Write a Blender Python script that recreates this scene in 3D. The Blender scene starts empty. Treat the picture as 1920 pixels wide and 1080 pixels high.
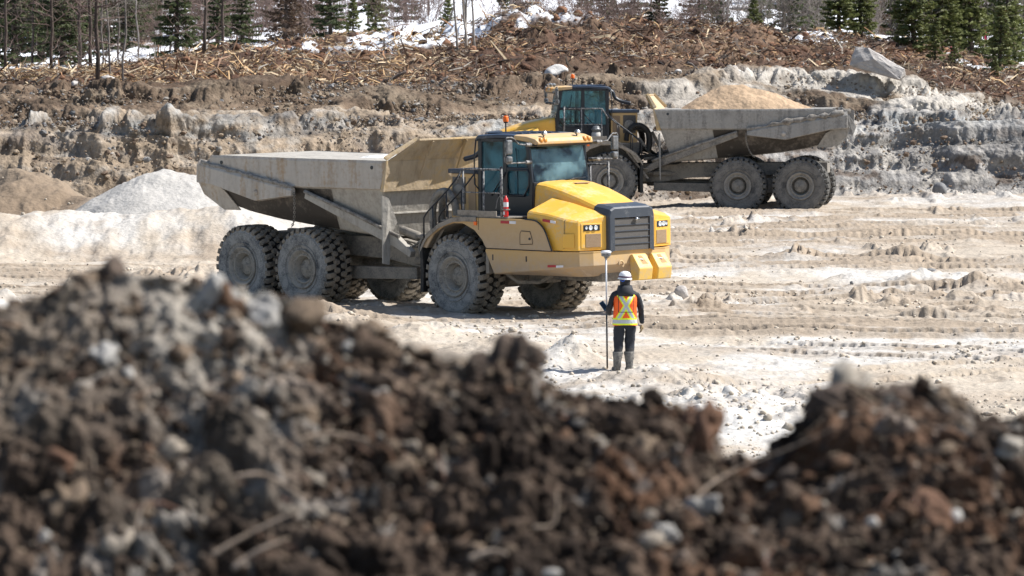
import bpy, math, random
import numpy as np
from mathutils import Vector, Matrix, Quaternion
R = math.radians
scene = bpy.context.scene
C = scene.collection

# ------------------------------------------------------------------ camera
FPX, CAMH, YH = 9000.0, 5.9, 83.0          # focal length in photo pixels, eye height, horizon row
cam = bpy.data.cameras.new('camera')
cam.sensor_width = 36
cam.lens = 36 * FPX / 1920
cam.clip_start, cam.clip_end = 0.5, 3000
cam.dof.use_dof = True
cam.dof.focus_distance = 107.0
cam.dof.aperture_fstop = 4.5
camo = bpy.data.objects.new('camera', cam)
camo.location = (0, 0, CAMH)
camo.rotation_euler = (R(90) - math.atan((540 - YH) / FPX), 0, 0)
C.objects.link(camo)
scene.camera = camo

# ------------------------------------------------------------------ sky and sun
SUN_EL, SUN_AZ = R(50), math.atan2(0.10, 0.93)      # direction TO the sun, angle from +x
w = bpy.data.worlds.new('World'); scene.world = w; w.use_nodes = True
nt = w.node_tree
sky = nt.nodes.new('ShaderNodeTexSky'); sky.sky_type = 'NISHITA'; sky.sun_disc = False
sky.sun_elevation = SUN_EL
sky.sun_rotation = math.pi / 2 - SUN_AZ
bg = nt.nodes['Background']; bg.inputs[1].default_value = 0.09
nt.links.new(sky.outputs[0], bg.inputs[0])
sl = bpy.data.lights.new('sun', 'SUN'); sl.energy = 5.0; sl.angle = R(0.5); sl.color = (1, 0.965, 0.915)
so = bpy.data.objects.new('sun', sl); C.objects.link(so)
sd = Vector((math.cos(SUN_EL) * math.cos(SUN_AZ), math.cos(SUN_EL) * math.sin(SUN_AZ), math.sin(SUN_EL)))
so.rotation_euler = sd.to_track_quat('Z', 'Y').to_euler()
so.location = (40, 60, 60)
scene.view_settings.view_transform = 'Standard'
scene.view_settings.look = 'None'
scene.view_settings.exposure = 0.60
scene.view_settings.gamma = 1

# ------------------------------------------------------------------ noise (numpy)
_rs = np.random.RandomState(7)
_perm = _rs.permutation(4096)
_val = _rs.rand(4096)
def vnoise(x, y, s=0):
    xi = np.floor(x).astype(np.int64); yi = np.floor(y).astype(np.int64)
    fx = x - xi; fy = y - yi
    fx = fx * fx * fx * (fx * (fx * 6 - 15) + 10); fy = fy * fy * fy * (fy * (fy * 6 - 15) + 10)
    def h(a, b): return _val[_perm[(_perm[(a + s * 131) & 4095] + b) & 4095]]
    a = h(xi, yi); b = h(xi + 1, yi); c = h(xi, yi + 1); d = h(xi + 1, yi + 1)
    return (a + (b - a) * fx + (c - a) * fy + (a - b - c + d) * fx * fy) * 2 - 1
def fbm(x, y, o=4, s=0, g=0.5, lac=2.03):
    t = 0; a = 1; n = 0
    for k in range(o):
        t = t + a * vnoise(x, y, s + k); n += a; a *= g; x = x * lac + 3.7; y = y * lac + 1.3
    return t / n
def billow(x, y, o=4, s=0, g=0.5):
    t = 0; a = 1; n = 0
    for k in range(o):
        t = t + a * np.abs(vnoise(x, y, s + k)); n += a; a *= g; x = x * 2.1 + 5.1; y = y * 2.1 + 2.9
    return t / n
def ss(e0, e1, x):
    t = np.clip((x - e0) / (e1 - e0), 0, 1); return t * t * (3 - 2 * t)

# ------------------------------------------------------------------ materials
def new_mat(name):
    m = bpy.data.materials.new(name); m.use_nodes = True
    n = m.node_tree.nodes; b = n['Principled BSDF']
    return m, m.node_tree, b
def N(nt, t, **kw):
    n = nt.nodes.new(t)
    for k, v in kw.items(): setattr(n, k, v)
    return n
def noise(nt, vec, scale, detail=5, rough=0.6):
    n = N(nt, 'ShaderNodeTexNoise'); n.inputs['Scale'].default_value = scale
    n.inputs['Detail'].default_value = detail; n.inputs['Roughness'].default_value = rough
    nt.links.new(vec, n.inputs['Vector']); return n.outputs['Fac']
def ramp(nt, fac, a, b):
    r = N(nt, 'ShaderNodeMapRange'); r.inputs[1].default_value = a; r.inputs[2].default_value = b
    nt.links.new(fac, r.inputs[0]); return r.outputs[0]
def mix(nt, fac, a, b, mode='MIX'):
    m = N(nt, 'ShaderNodeMix', data_type='RGBA', blend_type=mode)
    for s, v in ((0, fac), (6, a), (7, b)):
        if isinstance(v, (int, float)): m.inputs[s].default_value = v
        elif isinstance(v, tuple): m.inputs[s].default_value = (*v, 1)
        else: nt.links.new(v, m.inputs[s])
    return m.outputs[2]
def mathn(nt, op, a, b=0.0):
    m = N(nt, 'ShaderNodeMath', operation=op)
    for s, v in ((0, a), (1, b)):
        if isinstance(v, (int, float)): m.inputs[s].default_value = v
        else: nt.links.new(v, m.inputs[s])
    return m.outputs[0]
def bump(nt, b, h, strength, dist):
    n = N(nt, 'ShaderNodeBump'); n.inputs['Strength'].default_value = strength; n.inputs['Distance'].default_value = dist
    nt.links.new(h, n.inputs['Height']); nt.links.new(n.outputs[0], b.inputs['Normal'])

def plain(name, col, rough=0.6, metal=0.0, dust=None, amt=0.5, scale=3.0, zlo=None, zhi=None, streak=False, bmp=0.0, stain=None):
    """paint or rubber or metal with dust lying over it in patches; zlo..zhi: dust thickest below zlo, gone above zhi"""
    m, nt, b = new_mat(name)
    b.inputs['Roughness'].default_value = rough; b.inputs['Metallic'].default_value = metal
    b.inputs['Base Color'].default_value = (*col, 1)
    tc = N(nt, 'ShaderNodeTexCoord').outputs['Object']
    if dust:
        vec = tc
        if streak:
            mp = N(nt, 'ShaderNodeMapping'); mp.inputs['Scale'].default_value = (3.0, 3.0, 0.35)
            nt.links.new(tc, mp.inputs['Vector']); vec = mp.outputs[0]
        n1 = noise(nt, vec, scale, 8, 0.65); n2 = noise(nt, tc, scale * 9, 4, 0.6)
        f = mathn(nt, 'ADD', n1, mathn(nt, 'MULTIPLY', mathn(nt, 'SUBTRACT', n2, 0.5), 0.5))
        f = ramp(nt, f, 0.72 - amt * 0.6, 0.98 - amt * 0.6)
        if zlo is not None:
            sx = N(nt, 'ShaderNodeSeparateXYZ'); nt.links.new(tc, sx.inputs[0])
            zz = ramp(nt, mathn(nt, 'ADD', sx.outputs[2], mathn(nt, 'MULTIPLY', n1, 0.5)), zhi + 0.25, zlo + 0.25)
            f = mathn(nt, 'MULTIPLY', mathn(nt, 'MAXIMUM', mathn(nt, 'MULTIPLY', f, 0.25), mathn(nt, 'MULTIPLY', zz, mathn(nt, 'ADD', 0.55, mathn(nt, 'MULTIPLY', f, 0.45)))), 1.0)
        c2 = mix(nt, n2, tuple(x * 0.8 for x in dust), tuple(min(1, x * 1.12) for x in dust))
        cc = mix(nt, f, col, c2)
        if stain:
            mq = N(nt, 'ShaderNodeMapping'); mq.inputs['Scale'].default_value = (5.0, 5.0, 0.5); mq.inputs['Location'].default_value = (3, 1, 7)
            nt.links.new(tc, mq.inputs['Vector'])
            sf = mathn(nt, 'MULTIPLY', ramp(nt, noise(nt, mq.outputs[0], 1.0, 9, .7), .50, .72), .55)
            sg = mathn(nt, 'MULTIPLY', ramp(nt, noise(nt, tc, 1.1, 7, .7), .56, .70), .6)
            cc = mix(nt, mathn(nt, 'MAXIMUM', sf, sg), cc, stain)
        nt.links.new(cc, b.inputs['Base Color'])
        nt.links.new(mathn(nt, 'ADD', rough, mathn(nt, 'MULTIPLY', f, 0.9 - rough)), b.inputs['Roughness'])
        if metal: nt.links.new(mathn(nt, 'MULTIPLY', mathn(nt, 'SUBTRACT', 1.0, f), metal), b.inputs['Metallic'])
        if bmp and stain: bump(nt, b, mathn(nt, 'ADD', mathn(nt, 'MULTIPLY', n2, .25), noise(nt, tc, 1.9, 3, .5)), .55, 0.09)
        elif bmp: bump(nt, b, n2, bmp, 0.01)
    return m
TAN = (0.42, 0.335, 0.25)
GREY = (0.30, 0.28, 0.255)
M = {}
M['yellow'] = plain('yellow_paint', (0.79, 0.45, 0.065), 0.30, 0, (.62, .47, .27), 0.36, 2.0, bmp=.05)
M['yellow_low'] = plain('dusty_yellow_paint', (0.57, 0.36, 0.13), 0.5, 0, (.46, .365, .265), 0.80, 1.3, 1.45, 2.5, bmp=0.15)
M['bumper'] = plain('bumper_paint', (0.66, 0.40, 0.10), 0.5, 0, (.44, .345, .25), 0.72, 1.3, 1.15, 1.85, bmp=0.1)
M['clean_yellow'] = plain('bright_yellow_paint', (0.78, 0.50, 0.10), 0.45, 0, (.6, .45, .25), 0.5, 3)
M['roof_tan'] = plain('roof_cap_paint', (0.62, 0.40, 0.16), 0.5, 0, (0.5, 0.38, 0.26), 0.5, 3)
M['body'] = plain('muddy_body_steel', (0.25, 0.235, 0.21), 0.75, 0, (0.41, 0.385, 0.34), 0.82, 1.2, streak=True, bmp=0.35, stain=(.18, .155, .13))
M['rail'] = plain('sandy_rail_steel', (0.36, 0.25, 0.15), 0.7, 0, (0.48, 0.44, 0.39), 0.78, 1.1, streak=True, bmp=0.25, stain=(.25, .20, .15))
M['rail_grey'] = plain('grey_caked_steel', (0.15, 0.14, 0.13), 0.7, 0, (0.34, 0.325, 0.30), 0.80, 1.6, streak=True, bmp=0.3, stain=(.15, .145, .135))
M['headboard'] = plain('sandy_headboard_paint', (0.60, 0.40, 0.15), 0.6, 0, (0.50, 0.39, 0.255), 0.70, 0.8, bmp=0.15, stain=(.22, .17, .11))
M['caked'] = plain('caked_mud', (0.14, 0.12, 0.10), 0.95, 0, (0.33, 0.31, 0.28), 0.6, 7, bmp=1.0)
M['belly'] = plain('shaded_underside_steel', (0.035, 0.028, 0.022), 0.6, 0, (0.20, 0.17, 0.14), 0.36, 1.1, bmp=0.3)  # near-black base paints the cavity's shade; the paler patches are dust
M['frame'] = plain('dusty_frame_steel', (0.10, 0.095, 0.09), 0.7, 0, (0.27, 0.245, 0.21), 0.70, 2.5, bmp=0.2)
M['black'] = plain('black_cab_paint', (0.012, 0.016, 0.024), 0.35, 0, (0.20, 0.21, 0.22), 0.16, 3)
M['roof_dark'] = plain('dark_roof_paint', (0.03, 0.045, 0.075), 0.3, 0, (0.2, 0.2, 0.2), 0.25, 3)
M['grille_frame'] = plain('dark_grille_frame', (0.045, 0.055, 0.072), 0.42, 0, (0.3, 0.3, 0.3), 0.22, 5)
M['rubber'] = plain('tyre_rubber', (0.022, 0.022, 0.023), 0.8, 0, (0.115, 0.11, 0.10), 0.72, 5, bmp=0.2)
M['tread'] = plain('tread_rubber', (0.02, 0.019, 0.018), 0.85, 0, (0.235, 0.205, 0.165), 0.76, 4, bmp=0.2)
M['sidewall'] = plain('sidewall_rubber', (0.05, 0.058, 0.068), 0.7, 0, (0.29, 0.29, 0.28), 0.70, 3.5, bmp=0.35)
M['groove'] = plain('groove_rubber', (0.010, 0.0095, 0.009), 0.9)
M['rim'] = plain('dusty_rim_paint', (0.06, 0.058, 0.055), 0.6, 0, (0.32, 0.30, 0.265), 0.78, 6, bmp=0.2)
M['rail_tube'] = plain('chipped_black_tube', (0.015, 0.016, 0.02), 0.4, 0, (0.42, 0.41, 0.40), 0.50, 14)
M['grey_tube'] = plain('grey_hose', (0.09, 0.088, 0.085), 0.7, 0, (0.30, 0.275, 0.24), 0.72, 8)
M['chrome'] = plain('bright_metal', (0.6, 0.62, 0.64), 0.2, 1.0)
M['mirror'] = plain('grey_mirror_case', (0.10, 0.11, 0.12), 0.35, 0, (0.3, 0.3, 0.3), 0.4, 9)
M['orange_lens'] = plain('orange_lens', (0.95, 0.16, 0.01), 0.25)
M['amber'] = plain('amber_lens', (0.62, 0.27, 0.06), 0.4)
M['white'] = plain('white_plastic', (0.75, 0.76, 0.78), 0.4)
M['red'] = plain('red_paint', (0.62, 0.03, 0.03), 0.35)
M['tape_red'] = plain('red_reflective_tape', (0.42, 0.02, 0.03), 0.5)
M['tape_white'] = plain('white_reflective_tape', (0.72, 0.72, 0.75), 0.4)
M['seat'] = plain('seat_cloth', (0.03, 0.032, 0.036), 0.8)
M['black_rubber'] = plain('black_rubber', (0.018, 0.018, 0.018), 0.75, 0, (0.1, 0.09, 0.08), 0.3, 5)
M['fender'] = plain('fender_plastic', (0.10, 0.09, 0.08), 0.7, 0, (0.31, 0.275, 0.23), 0.8, 2.0, bmp=0.2)
M['can'] = plain('dusty_white_canister', (0.45, 0.44, 0.42), 0.5, 0, (0.55, 0.52, 0.47), 0.5, 6)

def glass_mat(name, tint, refl=0.10, painted_refl=(0.10, 0.26, 0.33), k=(0.2, 1.6)):
    m, nt, b = new_mat(name)
    tr = N(nt, 'ShaderNodeBsdfTransparent'); tr.inputs[0].default_value = (*tint, 1)
    gl = N(nt, 'ShaderNodeBsdfGlossy'); gl.inputs['Roughness'].default_value = 0.03; gl.inputs['Color'].default_value = (0.85, 0.95, 1, 1)
    df = N(nt, 'ShaderNodeBsdfDiffuse'); df.inputs[0].default_value = (*painted_refl, 1)  # sky reflection and bright panes painted in as patchy diffuse colour
    fr = N(nt, 'ShaderNodeFresnel'); fr.inputs[0].default_value = 1.5
    f = mathn(nt, 'ADD', fr.outputs[0], refl)
    m1 = N(nt, 'ShaderNodeMixShader'); nt.links.new(f, m1.inputs[0]); nt.links.new(tr.outputs[0], m1.inputs[1]); nt.links.new(gl.outputs[0], m1.inputs[2])
    tc = N(nt, 'ShaderNodeTexCoord').outputs['Object']
    m2 = N(nt, 'ShaderNodeMixShader'); nt.links.new(mathn(nt, 'MULTIPLY', ramp(nt, noise(nt, tc, 1.6, 3), .38, .66), 1.35 / k[1] * .5), m2.inputs[0])
    nt.links.new(m1.outputs[0], m2.inputs[1]); nt.links.new(df.outputs[0], m2.inputs[2])
    nt.links.new(m2.outputs[0], nt.nodes['Material Output'].inputs[0])
    return m
M['glass'] = glass_mat('tinted_cab_glass', (0.60, 0.82, 0.88), 0.03, (.13, .33, .40), k=(.15, 1.5))
M['glass_clear'] = glass_mat('clear_screen_glass', (0.90, 0.975, 0.985), 0.0, (.42, .68, .74), (.28, 2.6))
M['lamp_glass'] = plain('lamp_reflector', (0.85, 0.88, 0.9), 0.12, 0.6)

def ribs_mat(name, base, groove, sx, sz):
    """louvre slats / mesh across a panel"""
    m, nt, b = new_mat(name); b.inputs['Roughness'].default_value = 0.6
    tc = N(nt, 'ShaderNodeTexCoord').outputs['Object']
    s = N(nt, 'ShaderNodeSeparateXYZ'); nt.links.new(tc, s.inputs[0])
    a = mathn(nt, 'FRACT', mathn(nt, 'MULTIPLY', s.outputs[2], sz))
    c = mathn(nt, 'FRACT', mathn(nt, 'MULTIPLY', s.outputs[1], sx))
    g = mathn(nt, 'MAXIMUM', mathn(nt, 'GREATER_THAN', 0.3, a), mathn(nt, 'GREATER_THAN', 0.3, c))
    n1 = noise(nt, tc, 4, 6)
    nt.links.new(mix(nt, g, mix(nt, n1, groove, base), base), b.inputs['Base Color'])
    bump(nt, b, g, 0.6, 0.01)
    return m
M['mesh_dust'] = ribs_mat('dusty_intake_mesh', (0.36, 0.25, 0.15), (0.16, 0.10, 0.06), 34, 34)
M['grille'] = ribs_mat('radiator_mesh', (0.13, 0.12, 0.11), (0.045, 0.043, 0.042), 60, 60)

def soil_mat(name, dark, light, scale=1.0, bmp=0.6, attr='soil', wet=None, fine=6.0):
    """soil: the mesh carries its own soil colour (patches of different earth); shader adds grain"""
    m, nt, b = new_mat(name); b.inputs['Roughness'].default_value = 0.95
    b.inputs['Specular IOR Level'].default_value = 0.2
    tc = N(nt, 'ShaderNodeTexCoord').outputs['Object']
    at = N(nt, 'ShaderNodeAttribute', attribute_name=attr)
    n1 = noise(nt, tc, fine * scale, 8, 0.7); n2 = noise(nt, tc, 0.9 * scale, 5, 0.6)
    v = N(nt, 'ShaderNodeTexVoronoi'); v.inputs['Scale'].default_value = 9 * scale; nt.links.new(tc, v.inputs['Vector'])
    k = mathn(nt, 'ADD', mathn(nt, 'MULTIPLY', n1, 0.7), mathn(nt, 'MULTIPLY', n2, 0.3))
    f = ramp(nt, k, 0.32, 0.68)
    c = mix(nt, 1.0, at.outputs['Color'], mix(nt, f, (dark,) * 3, (light,) * 3), 'MULTIPLY')
    nt.links.new(c, b.inputs['Base Color'])
    hh = mathn(nt, 'ADD', n1, mathn(nt, 'MULTIPLY', v.outputs[0], 0.5))
    bump(nt, b, hh, bmp, 0.06 / scale)
    return m

# ------------------------------------------------------------------ mesh builder
class MB:
    def __init__(s): s.v = []; s.f = []; s.sm = []; s.mi = []; s.cur = 0
    def add(s, vs, fs, smooth=False):
        o = len(s.v); s.v.extend([tuple(p) for p in vs])
        for f in fs: s.f.append(tuple(i + o for i in f)); s.sm.append(smooth); s.mi.append(s.cur)
        return s
    def hexa(s, p):
        return s.add(p, [(0, 3, 2, 1), (4, 5, 6, 7), (0, 1, 5, 4), (1, 2, 6, 5), (2, 3, 7, 6), (3, 0, 4, 7)])
    def box(s, x0, x1, y0, y1, z0, z1):
        return s.hexa([(x0, y0, z0), (x1, y0, z0), (x1, y1, z0), (x0, y1, z0), (x0, y0, z1), (x1, y0, z1), (x1, y1, z1), (x0, y1, z1)])
    def plate(s, pts, t):
        """polygon pts (3D) thickened by vector t"""
        n = len(pts); t = Vector(t)
        a = [Vector(p) for p in pts]; b = [p + t for p in a]
        return s.add(a + b, [tuple(range(n))[::-1], tuple(range(n, 2 * n))] + [(i, (i + 1) % n, n + (i + 1) % n, n + i) for i in range(n)])
    def side(s, xz, y0, y1): return s.plate([(x, y0, z) for x, z in xz], (0, y1 - y0, 0))
    def tube(s, pts, r, n=8, smooth=True, caps=True):
        pts = [Vector(p) for p in pts]; rs = r if isinstance(r, (list, tuple)) else [r] * len(pts)
        vs = []; up = None
        for i, p in enumerate(pts):
            t = (pts[min(i + 1, len(pts) - 1)] - pts[max(i - 1, 0)]).normalized()
            if up is None:
                up = Vector((0, 0, 1)) if abs(t.z) < 0.9 else Vector((1, 0, 0))
            a = (up - t * up.dot(t))
            if a.length < 1e-4: a = t.orthogonal()
            a.normalize(); b = t.cross(a); up = a
            for k in range(n):
                q = 2 * math.pi * k / n; vs.append(p + (a * math.cos(q) + b * math.sin(q)) * rs[i])
        fs = [(i * n + k, i * n + (k + 1) % n, (i + 1) * n + (k + 1) % n, (i + 1) * n + k) for i in range(len(pts) - 1) for k in range(n)]
        s.add(vs, fs, smooth)
        if caps:
            o = len(s.v) - len(vs)
            s.f.append(tuple(o + k for k in range(n))[::-1]); s.sm.append(False); s.mi.append(s.cur)
            s.f.append(tuple(o + (len(pts) - 1) * n + k for k in range(n))); s.sm.append(False); s.mi.append(s.cur)
        return s
    def lathe(s, prof, n=48, c=(0, 0, 0), axis='Y', smooth=True):
        vs = []
        for k in range(n):
            q = 2 * math.pi * k / n; ca, sa = math.cos(q), math.sin(q)
            for r, h in prof:
                vs.append({'Y': (c[0] + r * ca, c[1] + h, c[2] + r * sa), 'Z': (c[0] + r * ca, c[1] + r * sa, c[2] + h), 'X': (c[0] + h, c[1] + r * ca, c[2] + r * sa)}[axis])
        m = len(prof)
        fs = [(k * m + i, k * m + i + 1, ((k + 1) % n) * m + i + 1, ((k + 1) % n) * m + i) for k in range(n) for i in range(m - 1)]
        return s.add(vs, fs, smooth)
    def loft(s, rings, closed=False, smooth=False, caps=False):
        n = len(rings[0]); vs = [p for r in rings for p in r]
        fs = [(i * n + k, i * n + (k + 1) % n, (i + 1) * n + (k + 1) % n, (i + 1) * n + k) for i in range(len(rings) - 1) for k in range(n if closed else n - 1)]
        s.add(vs, fs, smooth)
        if caps:
            o = len(s.v) - len(vs)
            for q in (tuple(o + k for k in range(n))[::-1], tuple(o + (len(rings) - 1) * n + k for k in range(n))):
                s.f.append(q); s.sm.append(False); s.mi.append(s.cur)
        return s
    def build(s, name, mat, parent=None, bevel=0, recalc=True, seg=2):
        me = bpy.data.meshes.new(name)
        me.from_pydata([tuple(p) for p in s.v], [], s.f)
        for m in (mat if isinstance(mat, (list, tuple)) else [mat]): me.materials.append(m)
        me.polygons.foreach_set('use_smooth', s.sm); me.polygons.foreach_set('material_index', s.mi)
        if recalc:
            import bmesh
            bm = bmesh.new(); bm.from_mesh(me); bmesh.ops.recalc_face_normals(bm, faces=bm.faces); bm.to_mesh(me); bm.free()
        o = bpy.data.objects.new(name, me); C.objects.link(o)
        if parent is not None: o.parent = parent
        if bevel:
            b = o.modifiers.new('bevel', 'BEVEL'); b.width = bevel; b.segments = seg; b.limit_method = 'ANGLE'; b.angle_limit = R(35)
            b.harden_normals = False
        return o
def tag(o, label=None, cat=None, group=None, kind=None):
    if label: o['label'] = label
    if cat: o['category'] = cat
    if group: o['group'] = group
    if kind: o['kind'] = kind
    return o
def empty(name, loc=(0, 0, 0), rot=(0, 0, 0)):
    o = bpy.data.objects.new(name, None); C.objects.link(o); o.location = loc; o.rotation_euler = rot; return o
def copy_tree(o, parent=None):
    c = o.copy(); C.objects.link(c); c.parent = parent
    for ch in list(o.children): copy_tree(ch, c)
    return c
def np_mesh(name, V, F, mat, col=None, smooth=True, attr='soil'):
    me = bpy.data.meshes.new(name)
    V = np.ascontiguousarray(V, np.float32); F = np.ascontiguousarray(F, np.int32); k = F.shape[1]
    me.vertices.add(len(V)); me.vertices.foreach_set('co', V.ravel())
    me.loops.add(F.size); me.loops.foreach_set('vertex_index', F.ravel())
    me.polygons.add(len(F)); me.polygons.foreach_set('loop_start', np.arange(0, F.size, k, dtype=np.int32))
    me.polygons.foreach_set('use_smooth', np.full(len(F), smooth))
    me.update(calc_edges=True)
    if col is not None:
        a = me.color_attributes.new(attr, 'FLOAT_COLOR', 'POINT')
        c4 = np.ones((len(V), 4), np.float32); c4[:, :3] = col; a.data.foreach_set('color', c4.ravel())
    me.materials.append(mat)
    o = bpy.data.objects.new(name, me); C.objects.link(o); return o
def bez(p, n=12):
    """smooth polyline through points (Catmull-Rom)"""
    p = [Vector(q) for q in p]; out = []
    for i in range(len(p) - 1):
        a, b, c, d = p[max(i - 1, 0)], p[i], p[i + 1], p[min(i + 2, len(p) - 1)]
        for k in range(n):
            t = k / n
            out.append(0.5 * ((2 * b) + (c - a) * t + (2 * a - 5 * b + 4 * c - d) * t * t + (3 * b - a - 3 * c + d) * t ** 3))
    out.append(p[-1]); return out

# ================================================================== TERRAIN
TX = np.array([0, 240, 480, 720, 960, 1200, 1440, 1680, 1920.])
def ztab(d, y): return CAMH - np.asarray(d) * (np.asarray(y) - YH) / FPX
foot_d = np.array([150, 150, 152, 154, 158, 164, 168, 169, 169.])
foot_z = np.array([.35, .35, .4, .45, .5, .55, .62, .65, .65])
KEYS = [  # (extra depth from the foot of the bank, image row it reached)
    (3.4, [238, 234, 228, 228, 225, 222, 222, 224, 232]),
    (7.4, [233, 228, 222, 222, 218, 214, 214, 217, 226]),
    (10.5, [178, 172, 168, 174, 166, 142, 140, 156, 205]),
    (16.0, [168, 163, 160, 160, 152, 135, 134, 144, 198]),
    (34.0, [140, 128, 96, 80, 58, 70, 72, 92, 134]),
    (38.0, [134, 122, 96, 78, 58, 68, 74, 92, 128]),
    (92.0, [60, 58, 46, 30, 10, 20, 24, 36, 60]),
    (170.0, [-30] * 9),
    (500.0, [-230] * 9)]
key_d = [foot_d] + [foot_d + k for k, _ in KEYS]
key_z = [foot_z] + [ztab(foot_d + k, y) for k, y in KEYS]
def keys_at(t):
    px = 960 + t * FPX
    return [np.interp(px, TX, d) for d in key_d], [np.interp(px, TX, z) for z in key_z]
SAND = np.array([0.465, 0.405, 0.33]); PALE = np.array([0.555, 0.535, 0.50]); BROWN = np.array([0.23, 0.165, 0.11])
def gauss(x, y, cx, cy, sx, sy): return np.exp(-((x - cx) / sx) ** 2 - ((y - cy) / sy) ** 2)
TRACKS = [  # (x0,d0)->(x1,d1) tyre tracks on the pit floor: gauge, depth, darkness
    (-16, 101, 16, 98.5, 2.7, .10, .8), (-14, 104.5, 18, 112, 2.7, .08, .5), (3, 105.8, 22, 101, 2.6, .10, .6), (-22, 122, 26, 128, 2.7, .09, .6),
    (0, 130, 30, 122, 2.7, .10, .9), (-5, 137, 30, 139.5, 2.7, .10, .9), (0, 146, 32, 150, 2.8, .10, .6), (5, 153, 34, 153, 2.7, .10, .9),
    (2, 83, 16, 92, 2.4, .05, .4), (4, 94, 17, 84, 2.4, .05, .4), (2, 117, 20, 110, 2.6, .10, .9), (5, 110, 22, 119, 2.6, .08, .7), (1, 141.5, 32, 144, 2.7, .12, .9), (-24, 118, -4, 113, 2.7, .10, .9), (-24, 124, -5, 121, 2.7, .08, .7)]
def track_fields(x, d):
    dep = np.zeros_like(x); dark = np.zeros_like(x)
    for (x0, d0, x1, d1, g, de, dk) in TRACKS:
        L = math.hypot(x1 - x0, d1 - d0); ux, uy = (x1 - x0) / L, (d1 - d0) / L
        s = (x - x0) * ux + (d - d0) * uy; q = -(x - x0) * uy + (d - d0) * ux + 0.5 * np.sin(s * 0.13 + x0)
        end = ss(-1, 2, s) * ss(-1, 2, L - s) * (0.6 + 0.4 * vnoise(s * .2, q * .1, 3))
        for o in (-g / 2, g / 2):
            r = np.abs(q - o)
            inside = 1 - ss(.28, .42, r)
            lug = (np.sin(s * 2 * math.pi / .24 + np.abs(q - o) * 9) > 0) * (1 - ss(.2, .4, np.abs(r - .2)))
            dep += 1.6 * end * (-de * inside + .7 * de * np.exp(-((r - .5) / .13) ** 2) - .09 * lug * inside)
            dark = np.maximum(dark, (.75 + .45 * lug) * end * dk * (1 - ss(.3, 1.5, r + .5 * vnoise(s * .5, q * 2, 8))))
    return dep, dark
def floor_z(x, d, detail=True):
    t = x / d; px = 960 + t * FPX
    fd = np.interp(px, TX, foot_d); fz = np.interp(px, TX, foot_z)
    z = fz * ss(112, 1, 0) * 0 + fz * ss(0, 1, (d - 112) / (fd - 112))
    # berm across the left, sand heap and brown heap behind it
    left = 1 - ss(-7.5, -4.6, x)
    bd = 132.5 + .5 * np.sin(x * .5)
    z = z + left * 1.08 * np.where(d < bd, ss(-5.2, 0, d - bd), 1 - ss(0, 2.4, d - bd)) * (1 + .14 * fbm(x * .5, d * .02, 4, 5)) + left * .10 * gauss(x * 0, d, 0, 131, 1, 4) * fbm(x * 2.2, d * .6, 3, 6)
    rr = np.clip(1 - np.hypot((x + 10.3) / (3.6 + 1.1 * (x > -10.3)), (d - 142) / 4.4), 0, 1); z = z + 1.95 * rr * (1.45 - .45 * rr) * (1 + .10 * fbm(x * .9, d * .9, 4, 15))
    rr = np.clip(1 - np.hypot((x + 14.7 + .5 * fbm(x * .5, d * .5, 3, 16)) / 3.1, (d - 146) / 4.0), 0, 1); z = z + 1.75 * rr * (1.5 - .5 * rr) * (1 + .22 * fbm(x * .9, d * .9, 4, 17))
    # small heaps near the surveyor and out on the flat
    for cx, cy, sx, sy, h in ((1.0, 87.4, .50, .7, .34), (1.25, 87.2, .3, .5, .14), (.75, 86.8, .9, .8, .16), (2.05, 86.6, 1.3, 1.3, .10), (-1.7, 96.5, .9, 1.0, .28), (-.2, 91.5, 1.0, 1.2, .26),
                              (2.6, 82.5, 1.2, 1.6, .26), (3.4, 76, 2.0, 3, .25), (-4.2, 102, 1.2, .8, .35), (-3.4, 100.6, .8, .6, .25), (10.0, 117, 1.1, .9, .32), (8.3, 118, .8, .6, .2),
                              (7.6, 129, .7, .6, .42), (10.3, 128.5, .8, .6, .3), (11.5, 115, 1.0, 1.0, .28), (12.8, 112, 1.3, 1.4, .25), (9, 104, .5, .5, .22), (-12.6, 106, .9, 1.2, .6), (-11.5, 107, .7, 1, .35)):
        z = z + h * gauss(x, d, cx, cy, sx, sy) * (1 + .55 * fbm(x * 2.6, d * 2.6, 4, 11))
    rough = 0.5 + 0.5 * fbm(x * .15, d * .12, 3, 21)
    z = z + .13 * fbm(x * .35, d * .25, 4, 1) + .05 * rough * fbm(x * 1.3, d * 1.0, 3, 2)
    if detail:
        lump = ss(.12, .6, fbm(x * 1.6, d * .55, 4, 31))
        z = z + lump * (.04 + .17 * ss(.45, .75, rough) * ss(-.1, .3, fbm(x * .5, d * .25, 3, 36))) * (1 + .5 * fbm(x * 7, d * 3, 3, 37)) + .022 * fbm(x * 6, d * 5, 3, 41)
        dep, dark = track_fields(x, d); z = z + dep
        return z, dark, rough
    return z
def ground_height(x, d):
    """height of any point of the finished terrain (coarse, no detail noise)"""
    x = float(x); d = float(d); t = x / d
    kd, kz = keys_at(np.array([t])); kd = [float(k[0]) for k in kd]; kz = [float(k[0]) for k in kz]
    if d <= kd[0]: return float(floor_z(np.array([x]), np.array([d]), True)[0][0])
    return float(np.interp(d, kd, kz))
def at(px, d): return (px - 960) / FPX * d

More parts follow.
